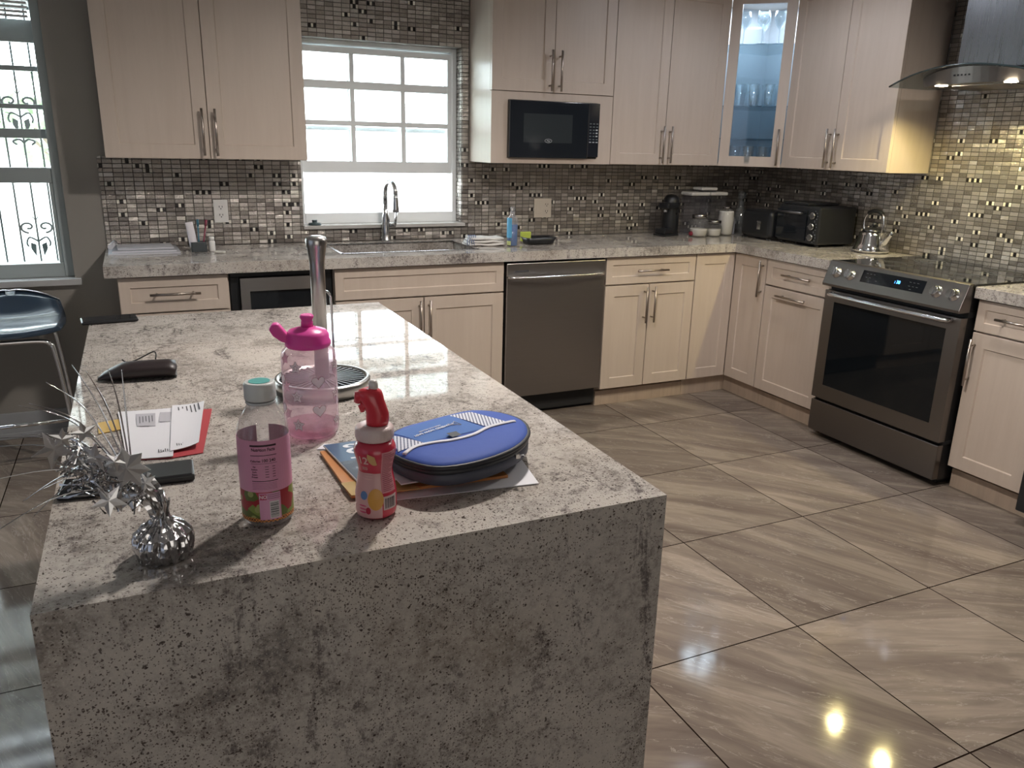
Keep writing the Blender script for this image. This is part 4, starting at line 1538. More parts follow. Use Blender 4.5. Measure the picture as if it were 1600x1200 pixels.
# storage canisters with white lids
CANP = mat_glass('canister_plastic', (.92, .92, .95), a=.02, haze=.06, hcol=(.5, .5, .55))
for (x, y, w, d, h, lab) in ((-.555, -.105, .145, .12, .262, 'clear square canister with a white lid, nearest the coffee machine'), (-.405, -.10, .135, .12, .262, 'clear square canister with a white lid, between its twin and the corner'),):
    t = empty('food_canister', (x, y, CT), lab, 'canister', 'clear canisters with white lids')
    b = MB(); b.box(-w / 2 + .004, w / 2 - .004, -d / 2 + .004, d / 2 - .004, 0, h - .022); b.build('container', CANP, t, bevel=.012)
    b = MB(); b.box(-w / 2, w / 2, -d / 2, d / 2, h - .0215, h); b.build('lid', PLWHITE, t, bevel=.008, seg=3)
t = empty('food_canister', (-.475, -.095, CT + .2626), 'low clear box with a white lid stacked on the two canisters', 'canister')
b = MB(); b.box(-.056, .056, -.045, .045, 0, .010); b.build('container', CANP, t, bevel=.003)
b = MB(); b.box(-.062, .062, -.05, .05, .0105, .028); b.build('lid', PLWHITE, t, bevel=.007, seg=3)

# ribbed jars
RIB = mat_glass('ribbed_glass', (.90, .90, .90), a=.06, rough=.05, haze=.06)
POW = flat('white_powder', (.66, .64, .60), .9, noise=.06, nscale=80)


def jar(x, y, prof, fill, lid_r, lid_h, label):
    t = empty('glass_jar', (x, y, CT), label, 'jar', 'ribbed glass jars')
    rib = lambda a, z: 1 + .025 * math.cos(a * 22)
    b = MB(); b.lathe(prof, 88, squash=rib); b.build('jar_glass', RIB, t)
    b = MB()
    fp = [(r * .90, z + .003) for r, z in prof if z < fill] 
    b.lathe(fp + [(fp[-1][0], fill)], 30); b.build('contents', POW, t)
    zt = prof[-1][1]
    b = MB(); b.lathe([(lid_r, zt + .0005), (lid_r, zt + lid_h * .8), (lid_r * .9, zt + lid_h)], 32); b.build('lid', flat('dark_steel_lid', (.30, .29, .29), .2, 1), t)


def bulge(r, h, n=8, k=.16):
    return [(r * (.80 + k * math.sin(PI * min(1, .12 + i / n)) + .04), h * i / n) for i in range(n + 1)]


jar(-.640, -.275, [(.044, 0), (.052, .008), (.058, .04), (.060, .07), (.056, .095), (.046, .112)], .05, .047, .026, 'ribbed glass jar with white powder, leftmost of the three jars')
jar(-.525, -.275, [(.040, 0), (.047, .008), (.051, .035), (.049, .06), (.044, .078)], .045, .047, .022, 'short squat ribbed jar, middle one of the three jars')
jar(-.40, -.235, [(.040, 0), (.046, .008), (.050, .05), (.052, .10), (.049, .14), (.036, .160)], .150, .026, .018, 'tall ribbed jar full of white powder, beside the corner')

# decanter with ball stopper behind the jars
t = empty('glass_decanter', (-.205, -.135, CT), 'clear glass decanter with a ball stopper in the corner behind the toaster', 'decanter')
b = MB(); b.lathe([(.045, 0), (.05, .01), (.048, .10), (.022, .155), (.016, .17), (.016, .20), (.022, .206)], 30); b.build('decanter_glass', PG, t)
b = MB(); b.lathe([(.008, .2065), (.009, .215), (.022, .228), (.027, .245), (.020, .262), (.006, .270)], 24); b.build('stopper', PG, t)
# tall pale canister behind the toaster's left edge
b = MB(); b.lathe([(.03, 0), (.031, .005), (.031, .095), (.026, .105)], 20)
o = b.build('paper_cup', flat('pale_grey_cup', (.42, .42, .45), .6)); o.location = (-.335, -.20, CT); tag(o, 'pale grey cup between the tall jar and the black toaster', 'cup')

# toaster (left, lower) and toaster oven (right, taller)
t = empty('toaster', (-.285, -.455, CT), 'low rounded black toaster left of the toaster oven', 'toaster', rz=.0)
def rbox(b, x0, x1, y0, y1, z0, z1):
    b.box(x0, x1, y0, y1, z0, z1)
b = MB(); rbox(b, -.07, .09, -.135, .135, .008, .172); b.build('body', BLACK, t, bevel=.03, seg=5)
b = MB(); b.box(-.0715, -.069, -.05, -.02, .06, .11); b.build('lever', NICKEL, t)
b = MB()
for q in (-.02, .04):
    b.box(q - .012, q + .012, -.10, .10, .1705, .1725)
b.build('bread_slot', BLACKM, t)
b = MB()
for q in ((-.05, -.11), (.07, -.11), (-.05, .11), (.07, .11)):
    b.box(q[0] - .01, q[0] + .01, q[1] - .01, q[1] + .01, 0, .009)
b.build('feet', BLACKM, t)

t = empty('toaster_oven', (-.205, -.775, CT), 'black toaster oven with three steel knobs, between toaster and kettle', 'toaster oven', rz=0)
b = MB(); b.box(-.115, .165, -.165, .165, .014, .225); b.build('body', BLACK, t, bevel=.012, seg=3)
b = MB(); b.box(-.128, -.1155, -.075, .160, .03, .20); d = b.build('door', BLACKG, t, bevel=.002)
b = MB(); b.tube([(-.150, -.055, .185), (-.150, .140, .185)], .007, 10); b.tube([(-.128, -.04, .185), (-.15, -.04, .185)], .004, 8); b.tube([(-.128, .125, .185), (-.15, .125, .185)], .004, 8); b.build('handle', flat('grey_handle', (.14, .14, .15), .3, .8), d)
b = MB(); b.box(-.120, -.1155, -.160, -.078, .02, .215); c = b.build('control_panel', BLACK, t)
for z in (.055, .115, .175):
    b = MB(); b.lathe([(.021, 0), (.020, .014), (.016, .016)], 22, M=Matrix.Translation((-.120, -.120, z)) @ Matrix.Rotation(-PI / 2, 4, 'Y'))
    b.box(-.003, .003, -.018, .018, .016, .022, M=Matrix.Translation((-.120, -.120, z)) @ Matrix.Rotation(-PI / 2, 4, 'Y'))
    b.build('knob', flat('knob_steel', (.30, .30, .31), .25, 1), c)
b = MB()
for z in (.055, .115, .175):
    for k in range(5):
        a = -1.2 + k * .6
        b.box(-.1207, -.1200, -.122 - .029 * math.cos(a) - .0015, -.122 - .029 * math.cos(a) + .0015, z + .029 * math.sin(a) - .0015, z + .029 * math.sin(a) + .0015)
b.build('dial_markings', KEYW, c)
b = MB()
for q in ((-.09, -.14), (.13, -.14), (-.09, .14), (.13, .14)):
    b.lathe([(.012, 0), (.012, .015)], 10, c=(q[0], q[1], 0))
b.build('feet', BLACKM, t)
b = MB(); b.box(-.10, .14, -.05, .15, .2255, .240)
b.build('warming_rack', BLACK, t, bevel=.004)

# kettle
t = empty('kettle', (-.145, -1.165, CT), 'stainless steel kettle with a black arched handle beside the range', 'kettle', rz=-PI / 2 - .1)
b = MB(); b.lathe([(.082, 0), (.092, .006), (.096, .014), (.088, .028), (.080, .05), (.072, .095), (.068, .108), (.060, .112)], 40); b.build('body', CHROME, t)
b = MB(); b.lathe([(.058, .1122), (.056, .120), (.045, .130), (.012, .136)], 32); b.build('lid', flat('dark_lid', (.10, .10, .10), .2, .8), t)
b = MB(); b.lathe([(.008, .136), (.014, .145), (.014, .155), (.006, .160)], 20); b.build('lid_knob', BLACK, t)
b = MB(); b.tube([(.066, 0, .045), (.095, 0, .068), (.125, 0, .105), (.140, 0, .122)], [.022, .015, .010, .008], 16); b.build('spout', CHROME, t)
b = MB(); b.tube(smoothpath([(-.060, 0, .10), (-.078, 0, .15), (-.060, 0, .20), (0, 0, .222), (.05, 0, .205), (.066, 0, .16), (.058, 0, .11)], 6), .0045, 10); b.build('bail', CHROME, t)
b = MB(); b.tube(smoothpath([(-.052, 0, .207), (-.02, 0, .220), (.02, 0, .221), (.046, 0, .208)], 6), .012, 12); b.build('grip', BLACK, t)

# ------------------------------------------------------------------ things on the island
IT = TT + .0008
# paper towel holder
t = empty('paper_towel_holder', (-3.476, -2.662, IT), 'steel paper towel holder with a ribbed round base, behind the pink tumbler', 'towel holder')
b = MB(); b.lathe([(.098, 0), (.102, .003), (.104, .026), (.100, .030), (.094, .030), (.092, .025)], 56); b.build('base', flat('satin_steel', (.50, .49, .47), .3, 1), t)
b = MB(); b.lathe([(.0915, .0205), (.0915, .0255)], 48); pad = b.build('rubber_pad', flat('dark_rubber_pad', (.035, .04, .045), .5), t)
b = MB()
for k in range(36):
    a = 2 * PI * k / 36
    b.box(.028, .090, -.0018, .0018, .0257, .0285, M=Matrix.Rotation(a, 4, 'Z'))
b.build('rib', flat('rib_steel', (.14, .15, .16), .4, .3), pad)['kind'] = 'stuff'
b = MB(); b.lathe([(.0155, .0256), (.0155, .275), (.0165, .285), (.021, .315), (.0225, .325), (.020, .332), (.010, .335)], 28); b.build('pole', flat('satin_pole_steel', (.52, .51, .50), .28, 1.0), t)
b = MB(); b.tube([(.026, -.006, .0286), (.026, -.006, .03), (.025, -.006, .205), (.020, -.004, .215), (.014, 0, .218)], .0028, 8); b.build('tension_arm', CHROME, t)

# pink tumbler
TX, TY = -3.552, -2.930
t = empty('water_tumbler', (TX, TY, IT), 'clear pink water bottle printed with stars and hearts, flip-top pink lid', 'water bottle')
PINKP = mat_glass('pink_tinted_plastic', (.985, .90, .94), a=.02, rough=.05, haze=.30, hcol=(.80, .62, .70))
PINKL = flat('hot_pink_plastic', (.70, .06, .34), .35)
b = MB(); b.lathe([(.040, 0), (.047, .006), (.0495, .014), (.0495, .150), (.047, .160), (.040, .166), (.037, .170)], 48, cap1=False); b.build('bottle_body', PINKP, t)
b = MB(); b.lathe([(.038, .004), (.0455, .012), (.0475, .016), (.0475, .022)], 40); b.build('base_disc', mat_glass('pink_base', (.93, .74, .83), a=.03, rough=.1), t)
b = MB(); b.lathe([(.0385, .168), (.041, .171), (.0405, .178), (.0385, .181), (.038, .190), (.033, .197), (.018, .202), (.012, .204)], 40); b.build('lid', PINKL, t)
b = MB(); b.lathe([(.011, .2042), (.0105, .213), (.0095, .215), (.012, .220), (.0125, .223), (.010, .226)], 24); b.build('spout', PINKL, t)
b = MB()
ca = face_ang(TX, TY) - PI / 2 - .05
M = Matrix.Rotation(ca, 4, 'Z')
b.prism([(.034, .174), (.046, .178), (.060, .189), (.067, .202), (.060, .211), (.050, .211), (.041, .199), (.034, .190)], -.011, .011, M=lambda x, y, z: M @ Vector((x, z, y)))
b.build('flip_cap', PINKL, t, bevel=.004, seg=3)
INK = flat('mauve_ink', (.22, .09, .12), .5)
fa = face_ang(TX, TY)


def onT(a0, z0, r=.0497):
    return lambda x, y, e=0: (( r + e) * math.cos(a0 + x / r), (r + e) * math.sin(a0 + x / r), z0 + y)


def line_loop(b, pts, fn, r=.00038, closed=True):
    b.tube([fn(x, y) for x, y in pts], r, 5, closed=closed)


def star_pts(R, ri=.5, rot=PI / 2, n=5):
    return [((R if k % 2 == 0 else R * ri) * math.cos(rot + PI * k / n), (R if k % 2 == 0 else R * ri) * math.sin(rot + PI * k / n)) for k in range(2 * n)]


def heart_pts(R):
    out = []
    for k in range(28):
        a = 2 * PI * k / 28
        out.append((R * .062 * 16 * math.sin(a) ** 3, R * .062 * (13 * math.cos(a) - 5 * math.cos(2 * a) - 2 * math.cos(3 * a) - math.cos(4 * a))))
    return out


def filled(b, pts, fn, e=.0001, rings=3):
    c = b.bm.verts.new(fn(0, 0, e))
    prev = None
    for j in range(1, rings + 1):
        cur = [b.bm.verts.new(fn(x * j / rings, y * j / rings, e)) for x, y in pts]
        n = len(cur)
        for i in range(n):
            if prev is None:
                b.bm.faces.new([c, cur[i], cur[(i + 1) % n]])
            else:
                b.bm.faces.new([prev[i], cur[i], cur[(i + 1) % n], prev[(i + 1) % n]])
        prev = cur


PALE = flat('pale_pink_ink', (.88, .78, .83), .5)
bl, bf = MB(), MB()
for a_off, kind in ((-1.3, 1), (-.5, 0), (.3, 1), (1.1, 0), (1.9, 1), (-2.1, 0)):
    a0 = fa + a_off
    for row in range(5):
        z0 = .1385 - row * .0268
        if kind == 0 and row % 2 == 0:
            line_loop(bl, star_pts(.0128), onT(a0, z0)); line_loop(bl, star_pts(.0050), onT(a0, z0, .0499)); filled(bf, star_pts(.0126), onT(a0, z0, .0495))
        elif kind == 1 and row % 2 == 1:
            line_loop(bl, heart_pts(.0125), onT(a0, z0)); filled(bf, heart_pts(.0123), onT(a0, z0, .0495))
bl.build('printed_outline', INK, t)
bf.build('printed_motif', PALE, t, normals=False)

# juice bottle
JX, JY = -3.681, -3.262
t = empty('juice_bottle', (JX, JY, IT), 'empty clear juice bottle with a pink nutrition label and teal-topped cap', 'bottle')
b = MB(); b.lathe([(.028, 0), (.0345, .005), (.0355, .012), (.0355, .130), (.0345, .142), (.030, .156), (.0225, .168), (.0185, .175), (.0180, .181)], 48, cap1=False); b.build('bottle_body', CLEARP, t)
b = MB(); b.lathe([(.0205, .182), (.0215, .184), (.0215, .204), (.0195, .207)], 40); cp_ = b.build('cap', flat('white_cap', (.60, .62, .62), .4), t)
b = MB(); b.lathe([(.0145, .2071), (.0145, .2076)], 32); b.build('cap_disc', flat('teal_disc', (.10, .42, .40), .4), cp_)
b = MB(); b.lathe([(.0195, .1765), (.0205, .1775), (.0205, .1805)], 32); b.build('neck_ring', flat('frosted_ring', (.5, .52, .53), .4), t)
fa = face_ang(JX, JY)
R0 = .0356
LPINK = flat('pink_label', (.62, .28, .42), .45)
b = MB(); wrap_patch(b, R0, fa - 2.9, fa + 2.9, .056, .132, n=56); lb = b.build('label', LPINK, t)
# fruit band under the pink: soft blotches of red and green
def mat_fruit():
    m, N, L, bb = new_mat('fruit_print')
    tc = N.new('ShaderNodeTexCoord')
    vo = N.new('ShaderNodeTexVoronoi'); vo.inputs['Scale'].default_value = 58
    L.new(tc.outputs['Object'], vo.inputs['Vector'])
    s_ = N.new('ShaderNodeSeparateColor'); L.new(vo.outputs['Color'], s_.inputs[0])
    c_ = ramp(N, L, s_.outputs[0], [(0, (.30, .02, .03)), (.3, (.42, .05, .07)), (.55, (.10, .13, .03)), (.8, (.20, .26, .06)), (1, (.45, .10, .10))], 'CONSTANT')
    c_ = mixc(N, L, mth(N, L, 'LESS_THAN', vo.outputs['Distance'], .28), c_, (.30, .32, .12))
    L.new(c_, bb.inputs['Base Color']); bb.inputs['Roughness'].default_value = .45
    return m


b = MB(); wrap_patch(b, R0, fa - 2.9, fa + 2.9, .0165, .056, n=56); fb = b.build('fruit_band', mat_fruit(), t)
def mat_check():
    m, N, L, bb = new_mat('orange_check')
    tc = N.new('ShaderNodeTexCoord')
    ck = N.new('ShaderNodeTexChecker'); ck.inputs['Scale'].default_value = 330
    ck.inputs['Color1'].default_value = (.65, .25, .05, 1); ck.inputs['Color2'].default_value = (.12, .05, .03, 1)
    L.new(tc.outputs['Object'], ck.inputs['Vector']); L.new(ck.outputs['Color'], bb.inputs['Base Color'])
    return m


b = MB(); wrap_patch(b, R0, fa - 2.9, fa + 2.9, .0105, .0165, n=56); b.build('checked_band', mat_check(), t)


def onJ(x, y, e=0, r=R0 + .0006, fa=fa):
    return ((r + e) * math.cos(fa + x / r), (r + e) * math.sin(fa + x / r), y)


XO = -.0015
PRK = flat('label_print', (.03, .008, .015), .5)
def jl(name, s, size, x, y, sx=1.0):
    add_text(name, s, size, lambda a, c, z: onJ(x + a, y + c, z * .3), PRK, lb, sx=sx)


jl('lettering', 'Nutrition Facts', .0066, XO, .1190, .80)
jl('lettering', 'Calories', .0042, XO - .0115, .1025, 1)
jl('lettering', '100 240', .0062, XO + .0065, .1030, .95)
for k, s_ in enumerate(('Fat', 'Sodium', 'Carb.', 'Sugars', 'Protein')):
    jl('lettering', s_, .0030, XO - .0135, .094 - .0038 * k)
b = MB()
def jbar(b, x0, x1, y0, y1, e=.0):
    n = 6
    vs = [[b.bm.verts.new(onJ(x0 + (x1 - x0) * j / n, y, e)) for j in range(n + 1)] for y in (y0, y1)]
    for j in range(n):
        b.bm.faces.new([vs[0][j], vs[0][j + 1], vs[1][j + 1], vs[1][j]])


jbar(b, XO - .018, XO + .018, .1235, .1262)
jbar(b, XO - .018, XO + .018, .1102, .1112)
jbar(b, XO - .018, XO + .018, .0985, .0990)
jbar(b, XO - .018, XO + .018, .0722, .0732)
for k in range(5):
    jbar(b, XO - .018, XO + .016, .0695 - k * .0022, .0698 - k * .0022)
    jbar(b, XO + .001, XO + .006, .0935 - .0038 * k, .0943 - .0038 * k)
    jbar(b, XO + .011, XO + .015, .0935 - .0038 * k, .0943 - .0038 * k)
b.build('label_rules', PRK, lb, normals=False)
b = MB(); jbar(b, XO - .010, XO + .020, .0140, .0545, -.0001); b.build('barcode_panel', flat('pink_panel', (.62, .30, .46), .5), fb, normals=False)
b = MB(); jbar(b, XO + .004, XO + .0175, .0160, .0420, .0001); b.build('barcode_ground', flat('barcode_pale', (.60, .58, .58), .5), fb, normals=False)
b = MB()
yy = .0175
rnd = random.Random(4)
while yy < .0405:
    w = rnd.choice((.0005, .0009, .0014)); jbar(b, XO + .005, XO + .0165, yy, yy + w, .0002); yy += w + rnd.choice((.0006, .0011))
b.build('barcode', PRINT, fb, normals=False)
b = MB(); jbar(b, XO - .009, XO + .0005, .0445, .0530, .0001); b.build('red_square', flat('label_red', (.45, .05, .12), .5), fb, normals=False)
add_text('lettering', 'NO', .0072, lambda a, c, z: onJ(XO - .0043 + a, .0487 + c, .0003 + z * .3), flat('label_white', (.75, .68, .7), .5), fb, sx=.9)
b = MB(); 
for k in range(3):
    jbar(b, XO + .0015, XO + .019, .0458 + k * .0028, .0464 + k * .0028, .0001)
b.build('fine_print', PRK, fb, normals=False)

# red squeeze bottle
SX, SY = -3.532, -3.303
t = empty('kids_juice_bottle', (SX, SY, IT), 'red kids juice squeeze bottle with a white ribbed collar and red topper', 'bottle')
prof = [(.024, 0), (.0285, .004), (.0300, .012), (.0300, .035), (.0275, .052), (.0245, .068), (.0245, .074), (.0275, .088), (.0305, .098), (.0305, .106), (.027, .113), (.022, .117)]


def sr(z):
    for i in range(len(prof) - 1):
        if prof[i][1] <= z <= prof[i + 1][1]:
            f = (z - prof[i][1]) / (prof[i + 1][1] - prof[i][1])
            return prof[i][0] + f * (prof[i + 1][0] - prof[i][0])
    return prof[-1][0]


sprof = [(sr(k * .117 / 26), k * .117 / 26) for k in range(27)]
REDB = flat('red_label_plastic', (.52, .035, .07), .25, coat=.3)
b = MB(); b.lathe(sprof, 44); bd = b.build('bottle_body', REDB, t)
fa = face_ang(SX, SY)
b = MB(); wrap_patch(b, sr, fa - 1.6, fa + .28, .004, .072, n=20); lp = b.build('pale_label', flat('pale_pink_label', (.62, .36, .36), .4), bd)
b = MB(); wrap_patch(b, sr, fa + .30, fa + 1.15, .042, .105, n=12, th=.0005); b.build('fact_panel', flat('fact_pink', (.62, .26, .30), .4), bd)
b = MB()
for k in range(22):
    z = .045 + k * .0027
    wrap_patch(b, sr, fa + .36, fa + (1.05 if k % 3 else .8), z, z + .0006, n=8, th=.0008)
b.build('fact_lines', flat('fact_ink', (.22, .02, .05), .5), bd)
b = MB(); wrap_patch(b, sr, fa + .34, fa + 1.15, .016, .037, n=10, th=.0005); b.build('barcode_ground', flat('barcode_pale2', (.55, .42, .42), .5), bd)
b = MB()
for k in range(9):
    a = fa + .42 + k * .065
    wrap_patch(b, sr, a, a + (.02 if k % 2 else .035), .0185, .034, n=2, th=.0008)
b.build('barcode', PRINT, bd)


def onS(x, y, e=0):
    r = sr(max(0, min(.117, y))) + .0007
    return ((r + e) * math.cos(fa + x / .029), (r + e) * math.sin(fa + x / .029), y)


def sdisc(b, x, y, rx, ry, e, a0=0, a1=2 * PI, n=20):
    """patch on the bottle in rings, so that it follows the curve"""
    e += .0003
    prev = None
    c = b.bm.verts.new(onS(x, y, e))
    for j in range(1, 6):
        f = j / 5
        vs = [b.bm.verts.new(onS(x + f * rx * math.cos(a0 + (a1 - a0) * k / n), y + f * ry * math.sin(a0 + (a1 - a0) * k / n), e)) for k in range(n + 1)]
        for k in range(n):
            b.bm.faces.new([c, vs[k], vs[k + 1]] if prev is None else [prev[k], vs[k], vs[k + 1], prev[k + 1]])
        prev = vs


b = MB(); sdisc(b, -.001, .034, .011, .0165, .0001); b.build('fruit_print', flat('orange_fruit', (.60, .30, .06), .4), bd, normals=False)
b = MB(); sdisc(b, -.001, .100, .010, .014, .0002, PI * .9, PI * 1.6); b.build('fruit_slice', flat('apricot_slice', (.60, .36, .16), .4), bd, normals=False)
b = MB(); sdisc(b, -.018, .0395, .0055, .0065, .0002); b.build('blue_seal', flat('seal_blue', (.10, .20, .42), .4), bd, normals=False)
LW = flat('label_cream', (.68, .42, .40), .5)
add_text('lettering', '12', .0165, lambda a, c, z: onS(-.0185 + a, .0925 + c, .0002 + z * .3), LW, bd)
add_text('lettering', '333', .0065, lambda a, c, z: onS(-.0175 + a, .0800 + c, .0002 + z * .3), LW, bd)
b = MB()
for k in range(3):
    sdisc(b, -.012, .072 - .004 * k, .009 - .001 * k, .0011, .0003)
b.build('small_print', LW, bd, normals=False)
b = MB(); sdisc(b, -.0115, .0165, .0035, .0055, .0002); b.build('red_badge', flat('badge_red', (.40, .02, .05), .5), bd, normals=False)
b = MB()
for k in range(3):
    sdisc(b, -.020, .0235 - .005 * k, .006, .0012, .0002)
b.build('pink_print', flat('print_rose', (.55, .07, .18), .5), bd, normals=False)
b = MB(); b.lathe([(.0245, .1175), (.026, .1185), (.0275, .122), (.0275, .134), (.025, .1375), (.015, .1385)], 96, squash=lambda a, z: 1 + .012 * math.cos(a * 32)); b.build('collar', flat('frosted_collar', (.62, .50, .49), .35), t)
# plain red topper: a leaning smooth stem with a swelling to the left
ca = fa - PI / 2      # screen-left direction
Lx, Ly = math.cos(ca), math.sin(ca)
lean = lambda s, z: (Lx * s, Ly * s, z)
b = MB()
RT_ = flat('red_topper_plastic', (.58, .035, .055), .3, coat=.2)
rings = []
for k, (s, z, rw, rd) in enumerate(((-.004, .139, .0155, .014), (-.005, .146, .0165, .0145), (-.005, .156, .0160, .014), (-.002, .166, .0160, .014), (.002, .175, .0170, .014), (.005, .183, .0185, .013), (.006, .189, .0175, .011), (.004, .193, .010, .007))):
    rings.append([(Lx * (s + rw * math.cos(2 * PI * j / 24)) + math.cos(fa) * rd * math.sin(2 * PI * j / 24), Ly * (s + rw * math.cos(2 * PI * j / 24)) + math.sin(fa) * rd * math.sin(2 * PI * j / 24), z) for j in range(24)])
b.loft(rings)
b.tube([lean(.012, .184), lean(.020, .182), lean(.023, .172)], [.009, .0085, .005], 14)
b.tube([lean(.010, .170), lean(.017, .165), lean(.016, .158)], [.007, .006, .003], 12)
b.build('topper', RT_, t)
b = MB(); b.lathe([(.0065, .1905), (.0068, .199), (.0055, .2035), (.0025, .205)], 20, c=(0, 0, 0)); b.build('valve', flat('white_valve', (.66, .62, .61), .35), t)

# ---- papers under the lunch bag
def sheet(name, pts, z, th, m, label, cat, group=None):
    cx = sum(p[0] for p in pts) / len(pts); cy = sum(p[1] for p in pts) / len(pts)
    b = MB(); b.prism([(p[0] - cx, p[1] - cy) for p in pts], 0, th)
    o = b.build(name, m); o.location = (cx, cy, z)
    tag(o, label, cat, group)
    return o


Z0 = IT
sheet('envelope', [(-3.50, -3.274), (-3.262, -3.300), (-3.245, -3.200), (-3.49, -3.06)], Z0, .0015, PAPER, 'white envelope at the bottom right of the paper stack under the lunch bag', 'envelope')
Z1 = Z0 + .0018
t = empty('gold_envelope', (-3.43, -3.16, Z1), 'orange padded envelope under the magazine and lunch bag', 'envelope')
ORG = flat('kraft_orange', (.48, .20, .06), .4)
b = MB(); b.prism([(-3.562, -3.045), (-3.556, -3.246), (-3.300, -3.262), (-3.30, -3.05)], Z1, Z1 + .0045); U(t, b, 'envelope_body', ORG)
b = MB(); b.prism([(-3.560, -3.195), (-3.556, -3.247), (-3.45, -3.262), (-3.46, -3.20)], Z1 + .0046, Z1 + .0058); U(t, b, 'flap', flat('gold_film', (.62, .42, .16), .25, .5))
Z2 = Z1 + .0062
t = empty('magazine', (-3.47, -3.13, Z2), 'dark blue magazine lettered POS, sticking out left of the lunch bag', 'magazine')
b = MB(); b.prism([(-3.553, -3.030), (-3.535, -3.215), (-3.35, -3.225), (-3.36, -3.03)], Z2, Z2 + .003); U(t, b, 'pages', PAPER)
def mat_photo():
    m, N, L, bb = new_mat('magazine_photo')
    P_ = world_vec(N)
    s_ = N.new('ShaderNodeSeparateXYZ'); L.new(P_, s_.inputs[0])
    n_ = noise(N, L, P_, 38, 3)
    c_ = ramp(N, L, n_.outputs['Fac'], [(.35, (.03, .035, .06)), (.5, (.06, .07, .10)), (.58, (.28, .28, .31)), (.7, (.40, .40, .42))], 'CONSTANT')
    top_ = mth(N, L, 'GREATER_THAN', s_.outputs[1], -3.118)
    L.new(mixc(N, L, top_, c_, (.045, .10, .19)), bb.inputs['Base Color']); bb.inputs['Roughness'].default_value = .3
    return m


b = MB(); b.prism([(-3.552, -3.031), (-3.534, -3.214), (-3.35, -3.224), (-3.36, -3.031)], Z2 + .0031, Z2 + .0036); cv = U(t, b, 'cover', mat_photo())
def magfn(x, y, z):
    # word runs down the page: reading direction toward the camera, letter tops to the right
    return Vector((-3.478 - y * -1.0, -3.082 - x * 1.0, Z2 + .0037 + z))


txt = text_mesh('POS', .042, .0002)
for v in txt.vertices:
    x, y, z = v.co
    v.co = Vector((-3.500 + y * 1.7, -3.078 + x * .95, Z2 + .0037 + z))
txt.materials.clear(); txt.materials.append(flat('mag_white', (.70, .72, .76), .5))
o = bpy.data.objects.new('lettering', txt); C.objects.link(o); under(o, t); o.parent = cv; o.matrix_parent_inverse = Matrix.Identity(4)
Z3 = Z2 + .0048
sheet('folded_letter', [(-3.49, -3.04), (-3.478, -3.250), (-3.303, -3.246), (-3.23, -3.14), (-3.25, -3.03)], Z3, .0022, flat('letter_paper', (.60, .60, .63), .6), 'white folded letter lying directly under the blue lunch bag', 'letter')
b = MB(); b.prism([(-3.563, -3.02), (-3.545, -2.998), (-3.50, -3.015), (-3.50, -3.04)], Z0, Z0 + .001)
tag(b.build('paper_scrap', PAPER), 'white paper corner sticking out behind the magazine', 'paper')

# ---- lunch bag
ZB0 = Z3 + .0026
t = empty('lunch_bag', (-3.33, -3.13, ZB0), 'blue zip lunch bag with white mesh corners lying on the papers', 'bag', rz=0)
out0 = [(-3.471, -3.147), (-3.437, -3.112), (-3.392, -3.095), (-3.331, -3.075), (-3.283, -3.066), (-3.242, -3.092), (-3.222, -3.135), (-3.227, -3.181), (-3.251, -3.226), (-3.295, -3.265), (-3.351, -3.29), (-3.403, -3.298), (-3.44, -3.288), (-3.467, -3.253), (-3.480, -3.217), (-3.482, -3.183)]
# lid outline, a little larger and shifted over the camera-left
ol = smoothpath([(x, y, 0) for x, y in out0], 5, closed=True)
cx = sum(p.x for p in ol) / len(ol); cy = sum(p.y for p in ol) / len(ol)


def ringat(s, z, dx=0, dy=0, tilt=0):
    r_ = []
    for p in ol:
        x = cx + (p.x - cx) * s + dx
        y = cy + (p.y - cy) * s + dy
        r_.append((x, y, z + tilt * (x - cx) + .0))
    return r_


GREYF = flat('grey_nylon', (.055, .06, .085), .55, bump=.3, bscale=90)
NAVY = flat('black_zip_tape', (.012, .014, .020), .5)
BLUEF = flat('royal_blue_nylon', (.045, .095, .38), .65, spec=.25, bump=.25, bscale=45)
LBLUE = flat('light_blue_nylon', (.10, .19, .46), .8, spec=.15)
b = MB(); b.loft([ringat(.95, ZB0, .004, .006), ringat(1.0, ZB0 + .004, .004, .006), ringat(1.0, ZB0 + .021, .003, .004), ringat(.98, ZB0 + .0225, .003, .004)]); U(t, b, 'base', GREYF)
b = MB(); b.loft([ringat(.97, ZB0 + .023), ringat(1.005, ZB0 + .024), ringat(1.01, ZB0 + .030), ringat(.985, ZB0 + .0325)]); zp = U(t, b, 'zip_band', NAVY)
zl = ZB0 + .033
b = MB(); b.loft([ringat(.985, zl), ringat(1.0, zl + .002), ringat(.985, zl + .006), ringat(.93, zl + .0095), ringat(.80, zl + .0115), ringat(.5, zl + .0125), ringat(.1, zl + .0125)]); lid = U(t, b, 'lid', BLUEF)
# piping round the lid
b = MB(); b.tube([Vector(q) for q in ringat(1.0, zl + .002)], .0042, 8, closed=True); p = b.build('piping', NAVY); p.parent = lid


# local frame of the lid: e1 along its long side, e2 toward the back edge
e1 = Vector((.96, .28, 0)).normalized()
e2 = Vector((-.28, .96, 0)).normalized()
oc = Vector((cx, cy, 0))


